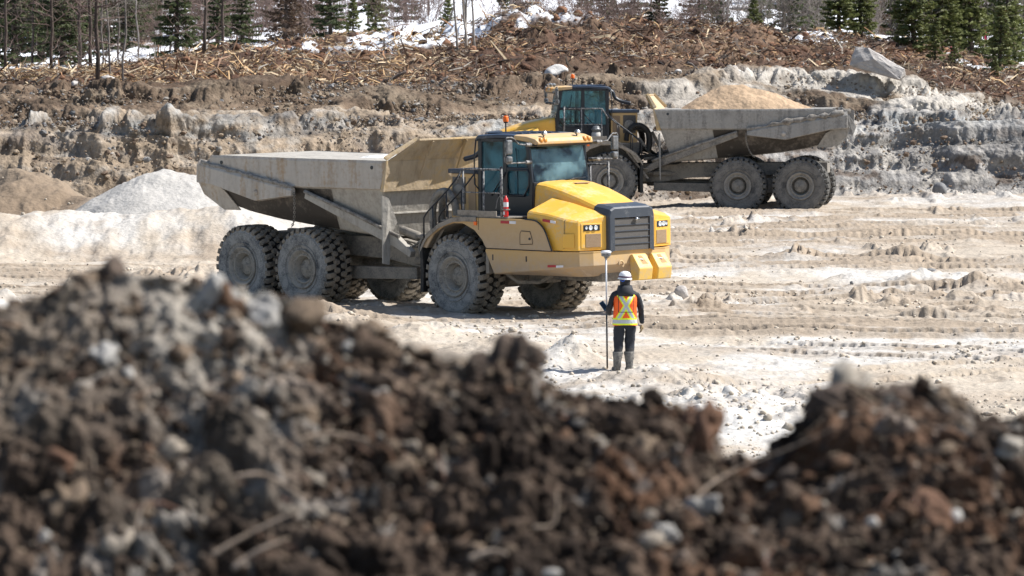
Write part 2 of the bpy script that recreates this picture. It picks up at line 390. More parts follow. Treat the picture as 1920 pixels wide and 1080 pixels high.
# fan-shaped grid: fine where it is looked at
tc_ = np.concatenate([np.linspace(-.30, -.118, 60, endpoint=False), np.linspace(-.118, .118, 820, endpoint=False), np.linspace(.118, .30, 60)])
def grid_faces(nr, nc):
    a = (np.arange(nr - 1)[:, None] * nc + np.arange(nc - 1)[None, :]).ravel()
    return np.stack([a, a + 1, a + nc + 1, a + nc], 1)
kd, kz = keys_at(tc_)
soilm = soil_mat('pit_sand', 0.74, 1.18, 1.0, 0.55)
bankm = soil_mat('bank_earth', 0.55, 1.4, 1.1, 0.9)
def floor_part():
    s = np.concatenate([np.linspace(26, 64, 60, endpoint=False), np.linspace(64, 112, 560, endpoint=False), np.linspace(112, 150, 380)])
    rows = []
    for v in s: rows.append(np.full_like(tc_, v))
    D = np.array(rows); f = kd[0][None, :]
    D = np.where(D > 112, 112 + (D - 112) * (f - 112) / 38.0, D)
    X = tc_[None, :] * D
    Z, dark, rough = floor_z(X, D)
    # blend to the bank foot noise
    n = fbm(X * .25, D * .12, 4, 60); n2 = fbm(X * 1.5, D * .8, 4, 61)
    pale = ss(-.22, .25, n + .3 * n2)[..., None]
    col = SAND * (1 - pale) + PALE * pale
    br = np.clip(dark * 1.5 + .35 * ss(.1, .45, -fbm(X * .9, D * .7, 4, 67)) + ss(.05, .5, fbm(X * .10 + 9, D * .35, 5, 63)) * .5 + ss(118, 135, D) * .22 + .25 * ss(.1, .6, fbm(X * 1.2, D * .8, 4, 64)), 0, 1)[..., None]
    col = col * (1 - br) + (SAND * .45 + BROWN * .55) * br
    heap = np.clip(gauss(X, D, -10.4, 142, 4.2, 5.0) * 2, 0, 1)[..., None]
    col = col * (1 - heap) + np.array([.44, .42, .39]) * heap
    bh = ss(.25, .6, gauss(X, D, -14.6, 145, 2.7, 4.5))[..., None]
    col = col * (1 - bh) + np.array([.22, .165, .115]) * bh
    fr = ss(0, 6, D - f + 7)[..., None] * .45
    col = col * (1 - fr) + np.array([.34, .28, .215]) * fr
    V = np.stack([X, D, Z], -1)
    o = np_mesh('ground', V.reshape(-1, 3), grid_faces(*X.shape), soilm, col.reshape(-1, 3))
    tag(o, kind='structure')
    return V[-1]
edge = floor_part()
def lerp_keys(i0, i1, n):
    ts = np.linspace(0, 1, n)[:, None]
    return kd[i0][None] * (1 - ts) + kd[i1][None] * ts, kz[i0][None] * (1 - ts) + kz[i1][None] * ts
def bank():
    Ds, Zs, K = [], [], []
    for i, n in ((0, 130), (1, 40), (2, 120), (3, 40)):
        d, z = lerp_keys(i, i + 1, n); Ds.append(d[:-1] if i < 3 else d); Zs.append(z[:-1] if i < 3 else z); K.append(np.full((len(Ds[-1]), 1), i) + np.linspace(0, 1, len(Ds[-1]))[:, None])
    D = np.concatenate(Ds); Z = np.concatenate(Zs); K = np.concatenate(K) * np.ones_like(D)
    X = tc_[None] * D
    env = ss(0, .18, K) * ss(4, 3.6, K)
    left = ss(4, -2, X)
    gull = billow(X * .42 + .15 * fbm(X, D, 2, 9), D * .10, 3, 71)
    Z = Z + env * (.13 * (billow(X * 2.4, D * 2.2, 4, 171) - .3) + .07 * fbm(X * 5, D * 5, 3, 172)) 
    Z = Z + env * ((.28 - .85 * gull) * ss(.1, .6, K) * (1 - .6 * ss(1.1, 2, K)) * (.45 + .5 * left) + .30 * fbm(X * .8, D * .7, 5, 72) + .26 * (billow(X * 1.4, D * 1.2, 4, 73) - .3))
    st = fbm(X * .22, Z * 3.5 + X * .03, 4, 74)
    Z = Z + env * .16 * np.clip(np.sin(Z * 7 + fbm(X * .2, D * .2, 2, 75) * 5) * 2, -1, 1)
    Dn = D + env * (.75 * fbm(X * .35, Z * .5, 3, 76) + .05 * fbm(X * 6, Z * 6, 2, 78))
    Z0 = floor_z(X[:1], D[:1])[0]
    Z = Z + (Z0 - Z[:1]) * (1 - ss(0, .25, K))
    # soil colours
    tanc = np.array([.325, .255, .185]); wht = np.array([.47, .435, .385]); gry = np.array([.295, .28, .262]); dkb = np.array([.115, .078, .053]); drab = np.array([.23, .18, .13])
    n = fbm(X * .5, D * .6 + Z, 5, 80); n3 = fbm(X * 2.4, Z * 5, 4, 81); n4 = fbm(X * .13, D * .3, 3, 82)
    right = ss(0, 9, X)
    lo = tanc * (1 - right)[..., None] + gry * right[..., None]
    c = lo
    def over(c, a, k): k = np.clip(k, 0, 1)[..., None]; return c * (1 - k) + a * k
    c = over(c, wht, ss(.15, .55, n + .6 * n3) * (.42 + .15 * right))
    c = over(c, drab, ss(.1, .5, n4 - .2 * n3) * .7)
    c = over(c, dkb, ss(.12, .4, -n + .7 * n3) * .7)
    lay = np.exp(-((K - 1.1 + .25 * n4) / .28) ** 2)
    c = over(c, np.array([.37, .385, .385]), lay * (.45 + .9 * n3))
    up = ss(1.9, 2.25, K + .15 * n3)
    upc = over(drab * .95 + 0 * c, dkb * 1.1, ss(-.2, .35, n + .2) * .75)
    upc = over(upc, wht * .95, (ss(.0, .3, n4 + .5 * right - .12) * (.35 + .65 * right)) * ss(-.3, .2, n + .3 * right))
    c = over(c, upc, up)
    c = over(c, dkb * .9, ss(3.0, 3.5, K + .3 * n) )
    c = .86 * c * (1 + .30 * fbm(X * .12, Z * 5 + .4 * fbm(X * .3, D * .3, 3, 83), 4, 84) * 1.6 + .25 * fbm(X * 5, Z * 8, 3, 85))[..., None]
    V = np.stack([X, Dn, Z], -1); V[0] = edge
    o = np_mesh('embankment', V.reshape(-1, 3), grid_faces(*X.shape), bankm, c.reshape(-1, 3)); tag(o, kind='structure')
    return V[-1], c[-1]
edge2, ecol = bank()
BR = [None]
def brush_ground():
    Ds, Zs = [], []
    d, z = lerp_keys(4, 5, 200); d2, z2 = lerp_keys(5, 6, 30)
    D = np.concatenate([d[:-1], d2]); Z = np.concatenate([z[:-1], z2]); v = np.linspace(0, 1, len(D))[:, None] * np.ones_like(D)
    X = tc_[None] * D
    env = ss(0, .06, v) * ss(1, .93, v)
    h = 1.15 * fbm(X * .22, D * .18, 4, 90) + .45 * (billow(X * .9, D * .7, 4, 91) - .25) + .12 * fbm(X * 3, D * 3, 3, 92)
    mid = gauss(X, D, -1, 190, 9, 16) + gauss(X, D, -11, 183, 3.2, 6) * .8 + gauss(X, D, 10, 195, 8, 12) * .7
    Z = Z + env * h * (.35 + .9 * mid)
    n = fbm(X * .6, D * .5, 5, 93); n2 = fbm(X * 2.5, D * 2, 4, 94)
    a = np.array([.088, .050, .034]); b = np.array([.19, .125, .082]); c_ = np.array([.05, .032, .023])
    k = ss(-.3, .4, n)[..., None]; c = a * (1 - k) + b * k
    k = ss(.05, .4, n2)[..., None] * .7; c = c * (1 - k) + c_ * k
    snow = (ss(.10, .20, fbm(X * .35 + 4, D * .25, 4, 95) - .12 * ss(4, 9, X)) * ss(.60, .78, v))[..., None]
    c = c * (1 - snow) + np.array([.82, .85, .9]) * snow
    k = (1 - ss(0, .1, v))[..., None]; c = c * (1 - k) + ecol[None] * k
    V = np.stack([X, D, Z], -1); V[0] = edge2
    o = np_mesh('brush_terrain', V.reshape(-1, 3), grid_faces(*X.shape), bankm, c.reshape(-1, 3)); tag(o, kind='structure')
    BR[0] = (V[::2, ::2].copy())
    return V[-1]
edge3 = brush_ground()
def snow_hill():
    d, z = lerp_keys(6, 7, 120); d2, z2 = lerp_keys(7, 8, 60); d3, z3 = lerp_keys(8, 9, 30)
    D = np.concatenate([d[:-1], d2[:-1], d3]); Z = np.concatenate([z[:-1], z2[:-1], z3])
    sel = slice(None, None, 3); D = D[:, sel]; Z = Z[:, sel]; X = tc_[sel][None] * D
    v = np.linspace(0, 1, len(D))[:, None]
    Z = Z + ss(0, .05, v) * (.55 * fbm(X * .12, D * .06, 4, 100) + .16 * fbm(X * .8, D * .5, 3, 101))
    g = ss(.28, .42, fbm(X * .22, D * .12, 5, 102) + .1 * fbm(X * 2, D * 2, 2, 103))[..., None]
    c = np.array([.86, .88, .92]) * (1 - g) + np.array([.20, .13, .085]) * g
    V = np.stack([X, D, Z], -1); V[0] = edge3[sel]
    m, nt, b = new_mat('old_snow'); at_ = N(nt, 'ShaderNodeAttribute', attribute_name='soil'); nt.links.new(at_.outputs['Color'], b.inputs['Base Color'])
    b.inputs['Roughness'].default_value = 0.7
    bump(nt, b, noise(nt, N(nt, 'ShaderNodeTexCoord').outputs['Object'], 2, 6), 0.5, 0.2)
    o = np_mesh('snow_hill', V.reshape(-1, 3), grid_faces(*X.shape), m, c.reshape(-1, 3)); tag(o, kind='structure')
snow_hill()

# ------------------------------------------------------------------ scatter helpers
def ico(sub):
    import bmesh
    bm = bmesh.new(); bmesh.ops.create_icosphere(bm, subdivisions=sub, radius=1)
    V = np.array([v.co[:] for v in bm.verts]); F = np.array([[v.index for v in f.verts] for f in bm.faces]); bm.free(); return V, F
ICO = {k: ico(k) for k in (1, 2, 3, 4)}
def rock_variant(sub, seed, rough=.35, cuts=5):
    V, F = ICO[sub]; V = V.copy(); r = np.random.RandomState(seed)
    V *= r.uniform(.65, 1.1, 3)
    for _ in range(cuts):                                  # planar facets
        n = r.normal(size=3); n /= np.linalg.norm(n); h = r.uniform(.45, .8)
        dd = V @ n - h; V -= np.outer(np.clip(dd, 0, None), n) * .9
    q = V * 1.7 + seed * 3.1
    V = V * (1 + rough * .55 * fbm(q[:, 0] + q[:, 2] * .7, q[:, 1] - q[:, 2] * .9, 3, seed % 17)[:, None])
    return V, F
def rand_rot(n, r):
    q = r.normal(size=(n, 4)); q /= np.linalg.norm(q, axis=1)[:, None]; w_, x, y, z = q.T
    return np.stack([1 - 2 * (y * y + z * z), 2 * (x * y - z * w_), 2 * (x * z + y * w_), 2 * (x * y + z * w_), 1 - 2 * (x * x + z * z), 2 * (y * z - x * w_), 2 * (x * z - y * w_), 2 * (y * z + x * w_), 1 - 2 * (x * x + y * y)], 1).reshape(n, 3, 3)
def scatter(name, P, S, cols, mat, sub=1, seed=1, rough=.35, smooth=True, flat=.8, cuts=5, nv=7):
    r = np.random.RandomState(seed); Vs, Fs, Cs = [], [], []; off = 0
    which = r.randint(0, nv, len(P)); rot = rand_rot(len(P), r)
    for k in range(nv):
        idx = np.where(which == k)[0]
        if not len(idx): continue
        V, F = rock_variant(sub, seed * 10 + k, rough, cuts)
        W = np.einsum('nij,vj->nvi', rot[idx], V) * S[idx][:, None, None]
        W[..., 2] *= flat; W += P[idx][:, None, :]
        Vs.append(W.reshape(-1, 3)); n = len(V)
        Fs.append((F[None] + (np.arange(len(idx)) * n)[:, None, None]).reshape(-1, 3) + off); off += n * len(idx)
        Cs.append(np.repeat(cols[idx], n, 0))
    return np_mesh(name, np.concatenate(Vs), np.concatenate(Fs), mat, np.concatenate(Cs), smooth)
clodm = soil_mat('clods', 0.7, 1.25, 2.5, 0.8)

def scatter_ground():
    r = np.random.RandomState(5); n = 60000
    d = 66 + (150 - 66) * r.rand(n) ** 1.15; t = r.uniform(-.135, .135, n); x = t * d
    dens = ss(.0, .5, fbm(x * .35, d * .25, 4, 110)) + .06
    dens += gauss(x, d, 3.2, 76, 2.6, 5) * .9 + gauss(x, d, 1.0, 87.4, .7, .9) * 2 + gauss(x, d, 2.6, 82.5, 1.2, 1.5) + gauss(x, d, -12, 106.5, 1.6, 1.2)
    keep = r.rand(n) < dens * .55; x, d = x[keep], d[keep]
    s = .016 + .05 * r.rand(len(x)) ** 5 + .07 * r.rand(len(x)) ** 18
    z = floor_z(x, d)[0] + s * .25
    c = SAND[None] * r.uniform(.95, 1.3, len(x))[:, None] * np.where(r.rand(len(x)) < .08, .6, 1)[:, None]
    tag(scatter('sand_clods', np.stack([x, d, z], 1), s, c, clodm, 1, 3), 'loose sandy clods and pebbles strewn over the pale pit floor', 'clods', kind='stuff')
    # bank rubble
    n = 20000
    t = r.uniform(-.135, .135, n); kd_, kz_ = keys_at(t); v = r.rand(n) * 4
    D = np.zeros(n); Z = np.zeros(n)
    for i in range(4):
        m_ = (v >= i) & (v < i + 1); f = v - i
        D[m_] = (kd_[i] * (1 - f) + kd_[i + 1] * f)[m_]; Z[m_] = (kz_[i] * (1 - f) + kz_[i + 1] * f)[m_]
    x = t * D; s = .02 + .045 * r.rand(n) ** 2 + .12 * r.rand(n) ** 16
    base = np.array([[.30, .235, .17], [.42, .385, .34], [.18, .13, .095], [.24, .235, .23]])[r.choice(4, n, p=[.35, .12, .35, .18])] * r.uniform(.7, 1.15, n)[:, None]
    tag(scatter('bank_rubble', np.stack([x, D, Z + .10 * r.rand(n)], 1), s, base, bankm, 1, 4, .4, False), 'broken earth lumps and small stones clinging to the cut bank', 'rubble', kind='stuff')
scatter_ground()

# ------------------------------------------------------------------ wood debris on the bank
def wood_mat(name, a, b_):
    m, nt, b = new_mat(name); b.inputs['Roughness'].default_value = .85
    at_ = N(nt, 'ShaderNodeAttribute', attribute_name='soil')
    tc = N(nt, 'ShaderNodeTexCoord').outputs['Object']
    nt.links.new(mix(nt, 1.0, at_.outputs['Color'], mix(nt, noise(nt, tc, 6, 4), (a,) * 3, (b_,) * 3), 'MULTIPLY'), b.inputs['Base Color']); return m
debm = wood_mat('splintered_wood', .6, 1.4)
def sticks(name, P, L, W, dirs, cols, bend=.0, seed=0):
    n = len(P); r = np.random.RandomState(seed)
    dirs = dirs / np.linalg.norm(dirs, axis=1)[:, None]; up = r.normal(size=(n, 3)); a = np.cross(dirs, up); a /= np.linalg.norm(a, axis=1)[:, None]; b = np.cross(dirs, a)
    rings = []
    for s_, w_ in ((-.5, .6), (0, 1), (.5, .35)):
        c0 = P + dirs * (L * s_)[:, None] + a * (bend * L * (.25 - s_ * s_))[:, None]
        for q in (0, 2 * math.pi / 3, 4 * math.pi / 3):
            rings.append(c0 + (a * math.cos(q) + b * math.sin(q) * .6) * (W * w_)[:, None])
    V = np.stack(rings, 1).reshape(-1, 3)
    f = []
    for s_ in (0, 3):
        for k in range(3): f.append((s_ + k, s_ + (k + 1) % 3, s_ + 3 + (k + 1) % 3, s_ + 3 + k))
    F = (np.array(f)[None] + (np.arange(n) * 9)[:, None, None]).reshape(-1, 4)
    return np_mesh(name, V, F, debm, np.repeat(cols, 9, 0), False)
def debris():
    r = np.random.RandomState(9); G = BR[0]; nr, nc = G.shape[:2]
    n = 46000
    t_ok = np.where(np.abs(tc_[::2]) < .13)[0]
    j = r.choice(t_ok, n); i = np.clip((nr * (r.rand(n) ** 1.0)).astype(int), 1, nr - 8)
    P = G[i, j] + r.normal(size=(n, 3)) * np.array([.08, .15, .03])
    clump = fbm(P[:, 0] * .5, P[:, 1] * .4, 4, 120)
    keep = r.rand(n) < np.clip(.62 + .9 * clump, .12, 1); P = P[keep]; n = len(P); clump = clump[keep]
    L = .12 + .45 * r.rand(n) ** 2 + 1.3 * r.rand(n) ** 16; W = .010 + .036 * r.rand(n) ** 2.5 + .03 * (L > .8) * r.rand(n)
    dr = r.normal(size=(n, 3)); dr[:, 2] *= .45
    pal = np.array([[.50, .33, .17], [.66, .52, .34], [.30, .16, .08], [.125, .078, .052], [.07, .047, .034], [.38, .34, .29], [.185, .11, .07]])
    wt = np.where(P[:, 0] < -3, 0, 1)
    c = np.where((wt == 0)[:, None], pal[r.choice(7, n, p=[.22, .28, .12, .11, .09, .10, .08])], pal[r.choice(7, n, p=[.10, .13, .10, .23, .20, .11, .13])]) * r.uniform(.7, 1.15, n)[:, None]
    P[:, 2] += .03 + .10 * r.rand(n)
    tag(sticks('wood_debris', P, L, W, dr, c, .5, 1), 'shredded roots, bark and splintered wood covering the cleared bank', 'wood debris', kind='stuff')
    # dark peaty lumps among it
    n = 3500; j = r.choice(t_ok, n); i = r.randint(1, nr - 8, n); P = G[i, j].copy()
    s = .06 + .22 * r.rand(n) ** 3
    c = np.array([[.10, .055, .035], [.17, .09, .055], [.07, .045, .035], [.24, .13, .08]])[r.randint(0, 4, n)]
    tag(scatter('peat_lumps', P, s, c, bankm, 2, 8, .5), 'dark brown peat and stump lumps piled through the brush', 'peat', kind='stuff')
debris()

# ================================================================== HAUL TRUCKS
TR, TW = 0.935, 0.76      # tyre radius, width
def arc(a0, a1, r, n, cx=0, cz=0): return [(cx + r * math.cos(R(a0 + (a1 - a0) * i / n)), cz + r * math.sin(R(a0 + (a1 - a0) * i / n))) for i in range(n + 1)]
_wheel = {}
def wheel_meshes():
    """a big off-road wheel lying along local Y, outer face towards -Y; built once, shared"""
    if _wheel: return _wheel
    h = TW / 2
    t = MB()   # carcass
    prof = [(.40, -h + .10), (.44, -h + .045), (.50, -h + .02), (.62, -h - .004), (.72, -h - .012), (.80, -h + .005), (.845, -h + .03), (.872, -h + .08), (.885, -.2), (.89, 0),
            (.885, .2), (.872, h - .08), (.845, h - .03), (.80, h - .005), (.72, h + .012), (.62, h + .004), (.50, h - .02), (.44, h - .045), (.40, h - .10)]
    t.lathe(prof, 64)
    for rr_ in (.545, .765):
        t.lathe([(rr_ - .012, -h - .004), (rr_, -h - .02), (rr_ + .012, -h - .004)], 64)
    for i, f in enumerate(t.f):
        if all(abs(t.v[j][1]) < h - .02 and math.hypot(t.v[j][0], t.v[j][2]) > .84 for j in f): t.mi[i] = 1
    _wheel['carcass'] = t
    g = MB()
    NL = 30; P = 2 * math.pi / NL
    def P3(th, r, y): return (r * math.cos(th), y, r * math.sin(th))
    for k in range(NL):
        for sgn in (-1, 1):
            th = (k + (0.5 if sgn > 0 else 0)) * P; sk = .10 * P
            sec = [(.150, .938), (.325, .932), (.372, .900), (.388, .845), (.375, .805), (.34, .80), (.15, .86)]
            for_top = []
            rings = []
            for s_ in (-.5, .5):
                ring = []
                for (y, r) in sec:
                    wdt = (.70 if r > .87 else .56) * P * (1.0 if y > .2 else .86)
                    ring.append(P3(th + s_ * wdt * (.92 if r > .89 else 1.06) + sk * (y - .2) / .2 * 2.2 * sgn, r, sgn * y))
                rings.append(ring)
            g.loft(rings, closed=True, caps=True)
            # inner block, hexagonal
            th2 = th + .5 * P
            hexp = [(-.42, .0), (-.22, -.085), (.22, -.085), (.42, .0), (.22, .085), (-.22, .085)]
            bot, top = [], []
            for (a, y) in hexp:
                bot.append(P3(th2 + a * P * 1.02, .86, sgn * .105 + y * 1.02)); top.append(P3(th2 + a * P * .84, .942, sgn * .105 + y * .80))
            g.loft([bot, top], closed=True, caps=True)
    _wheel['tread'] = g
    r_ = MB()
    r_.lathe([(.445, -h + .055), (.452, -h - .002), (.425, -h - .010), (.405, -h + .02), (.385, -h + .03), (.375, -h + .06), (.335, -h + .075), (.325, -h + .05), (.300, -h + .055), (.29, -h + .30), (.0, -h + .31)], 48)
    r_.lathe([(.44, h - .055), (.44, h), (.40, h), (.385, h - .1), (.34, h - .3), (.0, h - .32)], 48)
    for k in range(20):
        a = 2 * math.pi * k / 20; x, z = .353 * math.cos(a), .353 * math.sin(a)
        r_.lathe([(.011, .012), (.011, -.012), (0, -.012)], 6, (x, -h + .06, z), smooth=False)
    _wheel['rim'] = r_
    b = MB()
    b.lathe([(.225, -h + .31), (.225, -h + .20), (.20, -h + .18), (.195, -h + .165), (.185, -h + .155), (.05, -h + .15), (.04, -h + .135), (0, -h + .135)], 32)
    for k in range(12):
        a = 2 * math.pi * k / 12; x, z = .15 * math.cos(a), .15 * math.sin(a)
        b.lathe([(.011, .012), (.011, -.014), (0, -.014)], 6, (x, -h + .152, z), smooth=False)
    _wheel['hub'] = b
    return _wheel
_wm = {}
def put_wheel(parent, mat4, spin, key='pale', label=None):
    """thing > wheel > tread, rim, hub"""
    ws = wheel_meshes()
    mats = {'carcass': [M['sidewall'], M['groove']], 'tread': M['tread'], 'rim': M['rim'], 'hub': M['rim']}
    if key == 'dark': mats = {'carcass': [M['sidewall_dark'], M['groove']], 'tread': M['rubber'], 'rim': M['rim_dark'], 'hub': M['rim_dark']}
    if key not in _wm:
        _wm[key] = {}
        o = ws['carcass'].build('wheel', mats['carcass'], None); _wm[key]['carcass'] = o.data; C.objects.unlink(o); bpy.data.objects.remove(o)
        for q in ('tread', 'rim', 'hub'):
            o = ws[q].build(q, mats[q], None); _wm[key][q] = o.data; C.objects.unlink(o); bpy.data.objects.remove(o)
    wo = bpy.data.objects.new('wheel', _wm[key]['carcass']); C.objects.link(wo); wo.parent = parent
    wo.matrix_local = mat4 @ Matrix.Rotation(spin, 4, 'Y')
    if label: wo['label'] = label
    for q in ('tread', 'rim', 'hub'):
        c = bpy.data.objects.new(q, _wm[key][q]); C.objects.link(c); c.parent = wo
        if q == 'tread':
            b = c.modifiers.new('bevel', 'BEVEL'); b.width = .012; b.segments = 2; b.limit_method = 'ANGLE'; b.angle_limit = R(40)
    return wo
M['sidewall_dark'] = plain('dark_sidewall_rubber', (0.04, 0.041, 0.043), 0.55, 0, (0.19, 0.18, 0.165), 0.70, 3.5, bmp=0.3)
M['rim_dark'] = plain('grey_rim_paint', (0.09, 0.088, 0.085), 0.5, 0, (0.28, 0.265, 0.24), 0.76, 6, bmp=0.2)

def hose(pts, r, n=14, pitch=.035, dr=.22):
    c = bez(pts, n); L = [0]
    for a, b in zip(c, c[1:]): L.append(L[-1] + (b - a).length)
    tot = L[-1]; m = int(tot / (pitch / 2)); out, rs = [], []; j = 0
    for i in range(m + 1):
        s_ = tot * i / m
        while j < len(L) - 2 and L[j + 1] < s_: j += 1
        f = (s_ - L[j]) / max(1e-6, L[j + 1] - L[j]); out.append(c[j].lerp(c[j + 1], min(1, f))); rs.append(r * (1 + (dr if i % 2 else 0)))
    return out, rs
def chain(pts, r):
    mb = MB(); c = bez(pts, 6); step = 0; 
    acc = []; L = 0
    for a, b in zip(c, c[1:]):
        acc.append((a, b))
    pos = []; d = .055; carry = 0
    for a, b in acc:
        l = (b - a).length; q = carry
        while q < l: pos.append((a.lerp(b, q / l), (b - a).normalized())); q += d
        carry = q - l
    for i, (p, t) in enumerate(pos):
        u = t.orthogonal().normalized(); u = Quaternion(t, (i % 2) * math.pi / 2) @ u
        ring = [p + t * (.036 * math.cos(a)) + u * (.022 * math.sin(a)) for a in [2 * math.pi * k / 8 for k in range(9)]]
        mb.tube(ring, r, 5, caps=False)
    return mb

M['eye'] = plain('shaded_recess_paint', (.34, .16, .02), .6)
def build_truck(label, root_loc, root_rot, art, shift, right_view, dark, loaded):
    T = empty('haul_truck', root_loc, root_rot); tag(T, label, 'dump truck', 'articulated haul trucks')
    s = -1 if right_view else 1        # the side with ladder, rails and extinguisher detail seen by the camera
    A = lambda mb, n, m, bev=.012, par=None: mb.build(n, M[m] if isinstance(m, str) else m, par or T, bev)
    # ---------------- front unit
    # hood: upper bonnet lofted along x
    st = [(1.62, 2.99, .80, 2.42), (2.0, 2.95, .80, 2.38), (2.5, 2.84, .77, 2.3), (3.0, 2.69, .72, 2.2), (3.45, 2.53, .66, 2.1)]
    rings = []
    for x, zt, hw, zb in st:
        half = [(hw + .015, zb), (hw, zt - .20), (hw - .01, zt - .11), (hw - .05, zt - .055), (hw - .13, zt - .02), (hw * .55, zt), (0, zt + .012)]
        rings.append([(x, -y, z) for y, z in half] + [(x, y, z) for y, z in half[::-1][1:]])
    hb = MB(); hb.loft(rings, caps=True)
    hood = A(hb, 'hood', 'yellow', .02)
    A(MB().box(2.05, 2.22, -.16 * s - .2, -.16 * s + .2, 2.925, 2.945), 'hood_vent', 'mesh_dust', .004, hood)
    # front wings (pods) each side with the lamp housings
    for q in (-1, 1):
        pr = []
        for x, yo, zo, yi, zi in ((2.28, 1.60, 2.40, .84, 2.655), (2.9, 1.585, 2.34, .82, 2.56), (3.36, 1.56, 2.255, .74, 2.44), (3.62, 1.42, 2.205, .655, 2.36)):
            pr.append([(x, q * yo, 1.56), (x, q * yo, zo - .05), (x, q * (yo - .05), zo), (x, q * yi, zi), (x, q * yi, 1.56)])
        # nose plane runs back towards the outside
        pr.append([(3.655, q * 1.40, 1.56), (3.655, q * 1.40, 2.17), (3.66, q * 1.37, 2.195), (3.80, q * .655, 2.30), (3.80, q * .655, 1.56)])
        wing = A(MB().loft(pr, closed=True, caps=True), 'front_wing', 'yellow', .018)
        A(MB().tube([(3.40, q * 1.573, 1.6), (3.40, q * 1.55, 2.21), (3.35, q * .80, 2.425)], .006, 4), 'panel_seam', 'black', 0, wing)
        nx = lambda y: 3.655 + (1.40 - y) * (3.80 - 3.655) / .745       # nose plane x at |y|
        def face(y0, y1, z0, z1, d0, d1): 
            return [(nx(y1) + d0, q * y1, z0), (nx(y0) + d0, q * y0, z0), (nx(y0) + d1, q * y0, z0), (nx(y1) + d1, q * y1, z0),
                    (nx(y1) + d0, q * y1, z1), (nx(y0) + d0, q * y0, z1), (nx(y0) + d1, q * y0, z1), (nx(y1) + d1, q * y1, z1)]
        A(MB().hexa(face(.80, 1.33, 1.61, 2.145, -.01, .012)), 'lamp_housing', 'yellow', .01, wing)
        hl = A(MB().hexa(face(.86, 1.27, 1.985, 2.115, .008, .02)), 'headlight', 'black', .006)
        for yy, rr_ in ((.97, .052), (1.10, .052), (1.205, .032)):
            A(MB().lathe([(rr_, .018), (rr_, .034), (rr_ * .8, .030), (0, .024)], 20, (nx(yy), q * yy, 2.05), 'X'), 'lamp', 'lamp_glass', 0, hl)
        A(MB().hexa(face(.84, 1.22, 1.63, 1.92, .008, .022)), 'intake_mesh', 'mesh_dust', .005, wing)
        if q == s:
            A(MB().plate([(3.38, q * 1.578, 1.63), (3.60, q * 1.45, 1.63), (3.60, q * 1.45, 1.93), (3.38, q * 1.578, 1.93)], (0, q * .012, 0)), 'side_panel', 'yellow', .006, wing)
        # tape on wing
        z0 = 2.285
        for (xa, xb, mm) in ((2.78, 3.02, 'tape_red'), (3.02, 3.18, 'tape_white')):
            zz = lambda x: 2.335 - (x - 2.28) * .10 - .045
            A(MB().plate([(xa, q * 1.600, zz(xa) - .055), (xb, q * 1.600, zz(xb) - .055), (xb, q * 1.600, zz(xb)), (xa, q * 1.600, zz(xa))], (0, q * .012, 0)), 'reflective_tape', mm, 0, wing)
    # grille
    gf = MB()
    rings = []
    for (x, hw, zt, rr_) in ((3.42, .70, 2.535, .10), (3.74, .70, 2.50, .12), (3.86, .685, 2.47, .12), (3.89, .66, 2.44, .11)):
        half = [(hw, 1.50), (hw, zt - rr_ * 1.5), (hw - rr_ * .35, zt - rr_ * .45), (hw - rr_ * 1.3, zt), (0, zt + .005)]
        rings.append([(x, -y, z) for y, z in half] + [(x, y, z) for y, z in half[::-1][1:]])
    rings.append([(3.895, y * .80, min(z, 2.24) if z > 1.6 else 1.54) for (_, y, z) in rings[-1]])
    gf.loft(rings)
    gr = A(gf, 'grille_surround', 'grille_frame', .01)
    g = MB(); g.box(3.80, 3.87, -.54, .54, 1.53, 2.22)
    pan = A(g, 'radiator_grille', 'grille', .004)
    g = MB()
    for i, z in enumerate((1.66, 1.80, 1.94, 2.07)): g.box(3.868, 3.888, -.54, .54, z, z + .022)
    A(g, 'grille_bar', 'grille_frame', .003, pan)
    g = MB(); g.tube([(3.88, .10, 2.21), (3.93, .10, 2.20)], .018, 10).tube([(3.92, .06, 2.20), (3.92, .17, 2.20)], .03, 12)
    A(g, 'latch', 'chrome', 0, pan)
    # lower bumper band
    plan = [(1.02, 1.655), (2.6, 1.65), (3.30, 1.60), (3.66, 1.36), (3.80, 1.08), (3.83, .6)]
    zb = lambda x: 1.0 + max(0, x - 1.3) * .085
    rings = []
    pts = [(x, -y) for x, y in plan] + [(3.835, 0)] + [(x, y) for x, y in plan[::-1]]
    for x, y in pts:
        bx = x if x > 1.1 else 1.27
        rings.append([(x, y, 1.545), (x - .03 if x < 3 else x - .01, y * 1.0, 1.50), (bx, y, zb(bx) + .02), (bx - (.03 if x > 3 else 0), y * .985, zb(bx)), (min(bx, 3.45) * .98, y * .62, .97), (min(bx, 3.45) * .98, y * .60, 1.2), (x * .97, y * .9, 1.53)])
    bump_ = A(MB().loft(rings, closed=True, caps=True), 'bumper', 'bumper', .012)
    for sx_, L_ in ((1.22, .13), (2.28, .12)):
        A(MB().box(sx_, sx_ + .04, s * 1.650 - .012, s * 1.650 + .012, 1.30, 1.30 + L_), 'slot', 'black', .01, bump_)
    for (xa, xb, mm) in ((2.95, 3.20, 'tape_red'), (3.20, 3.40, 'tape_white')):
        A(MB().plate([(xa, s * (1.628 - (xa - 2.95) * .06), 1.20), (xb, s * (1.628 - (xb - 2.95) * .06), 1.215), (xb, s * (1.628 - (xb - 2.95) * .06), 1.26), (xa, s * (1.628 - (xa - 2.95) * .06), 1.25)], (0, s * .012, 0)), 'reflective_tape', mm, 0, bump_)
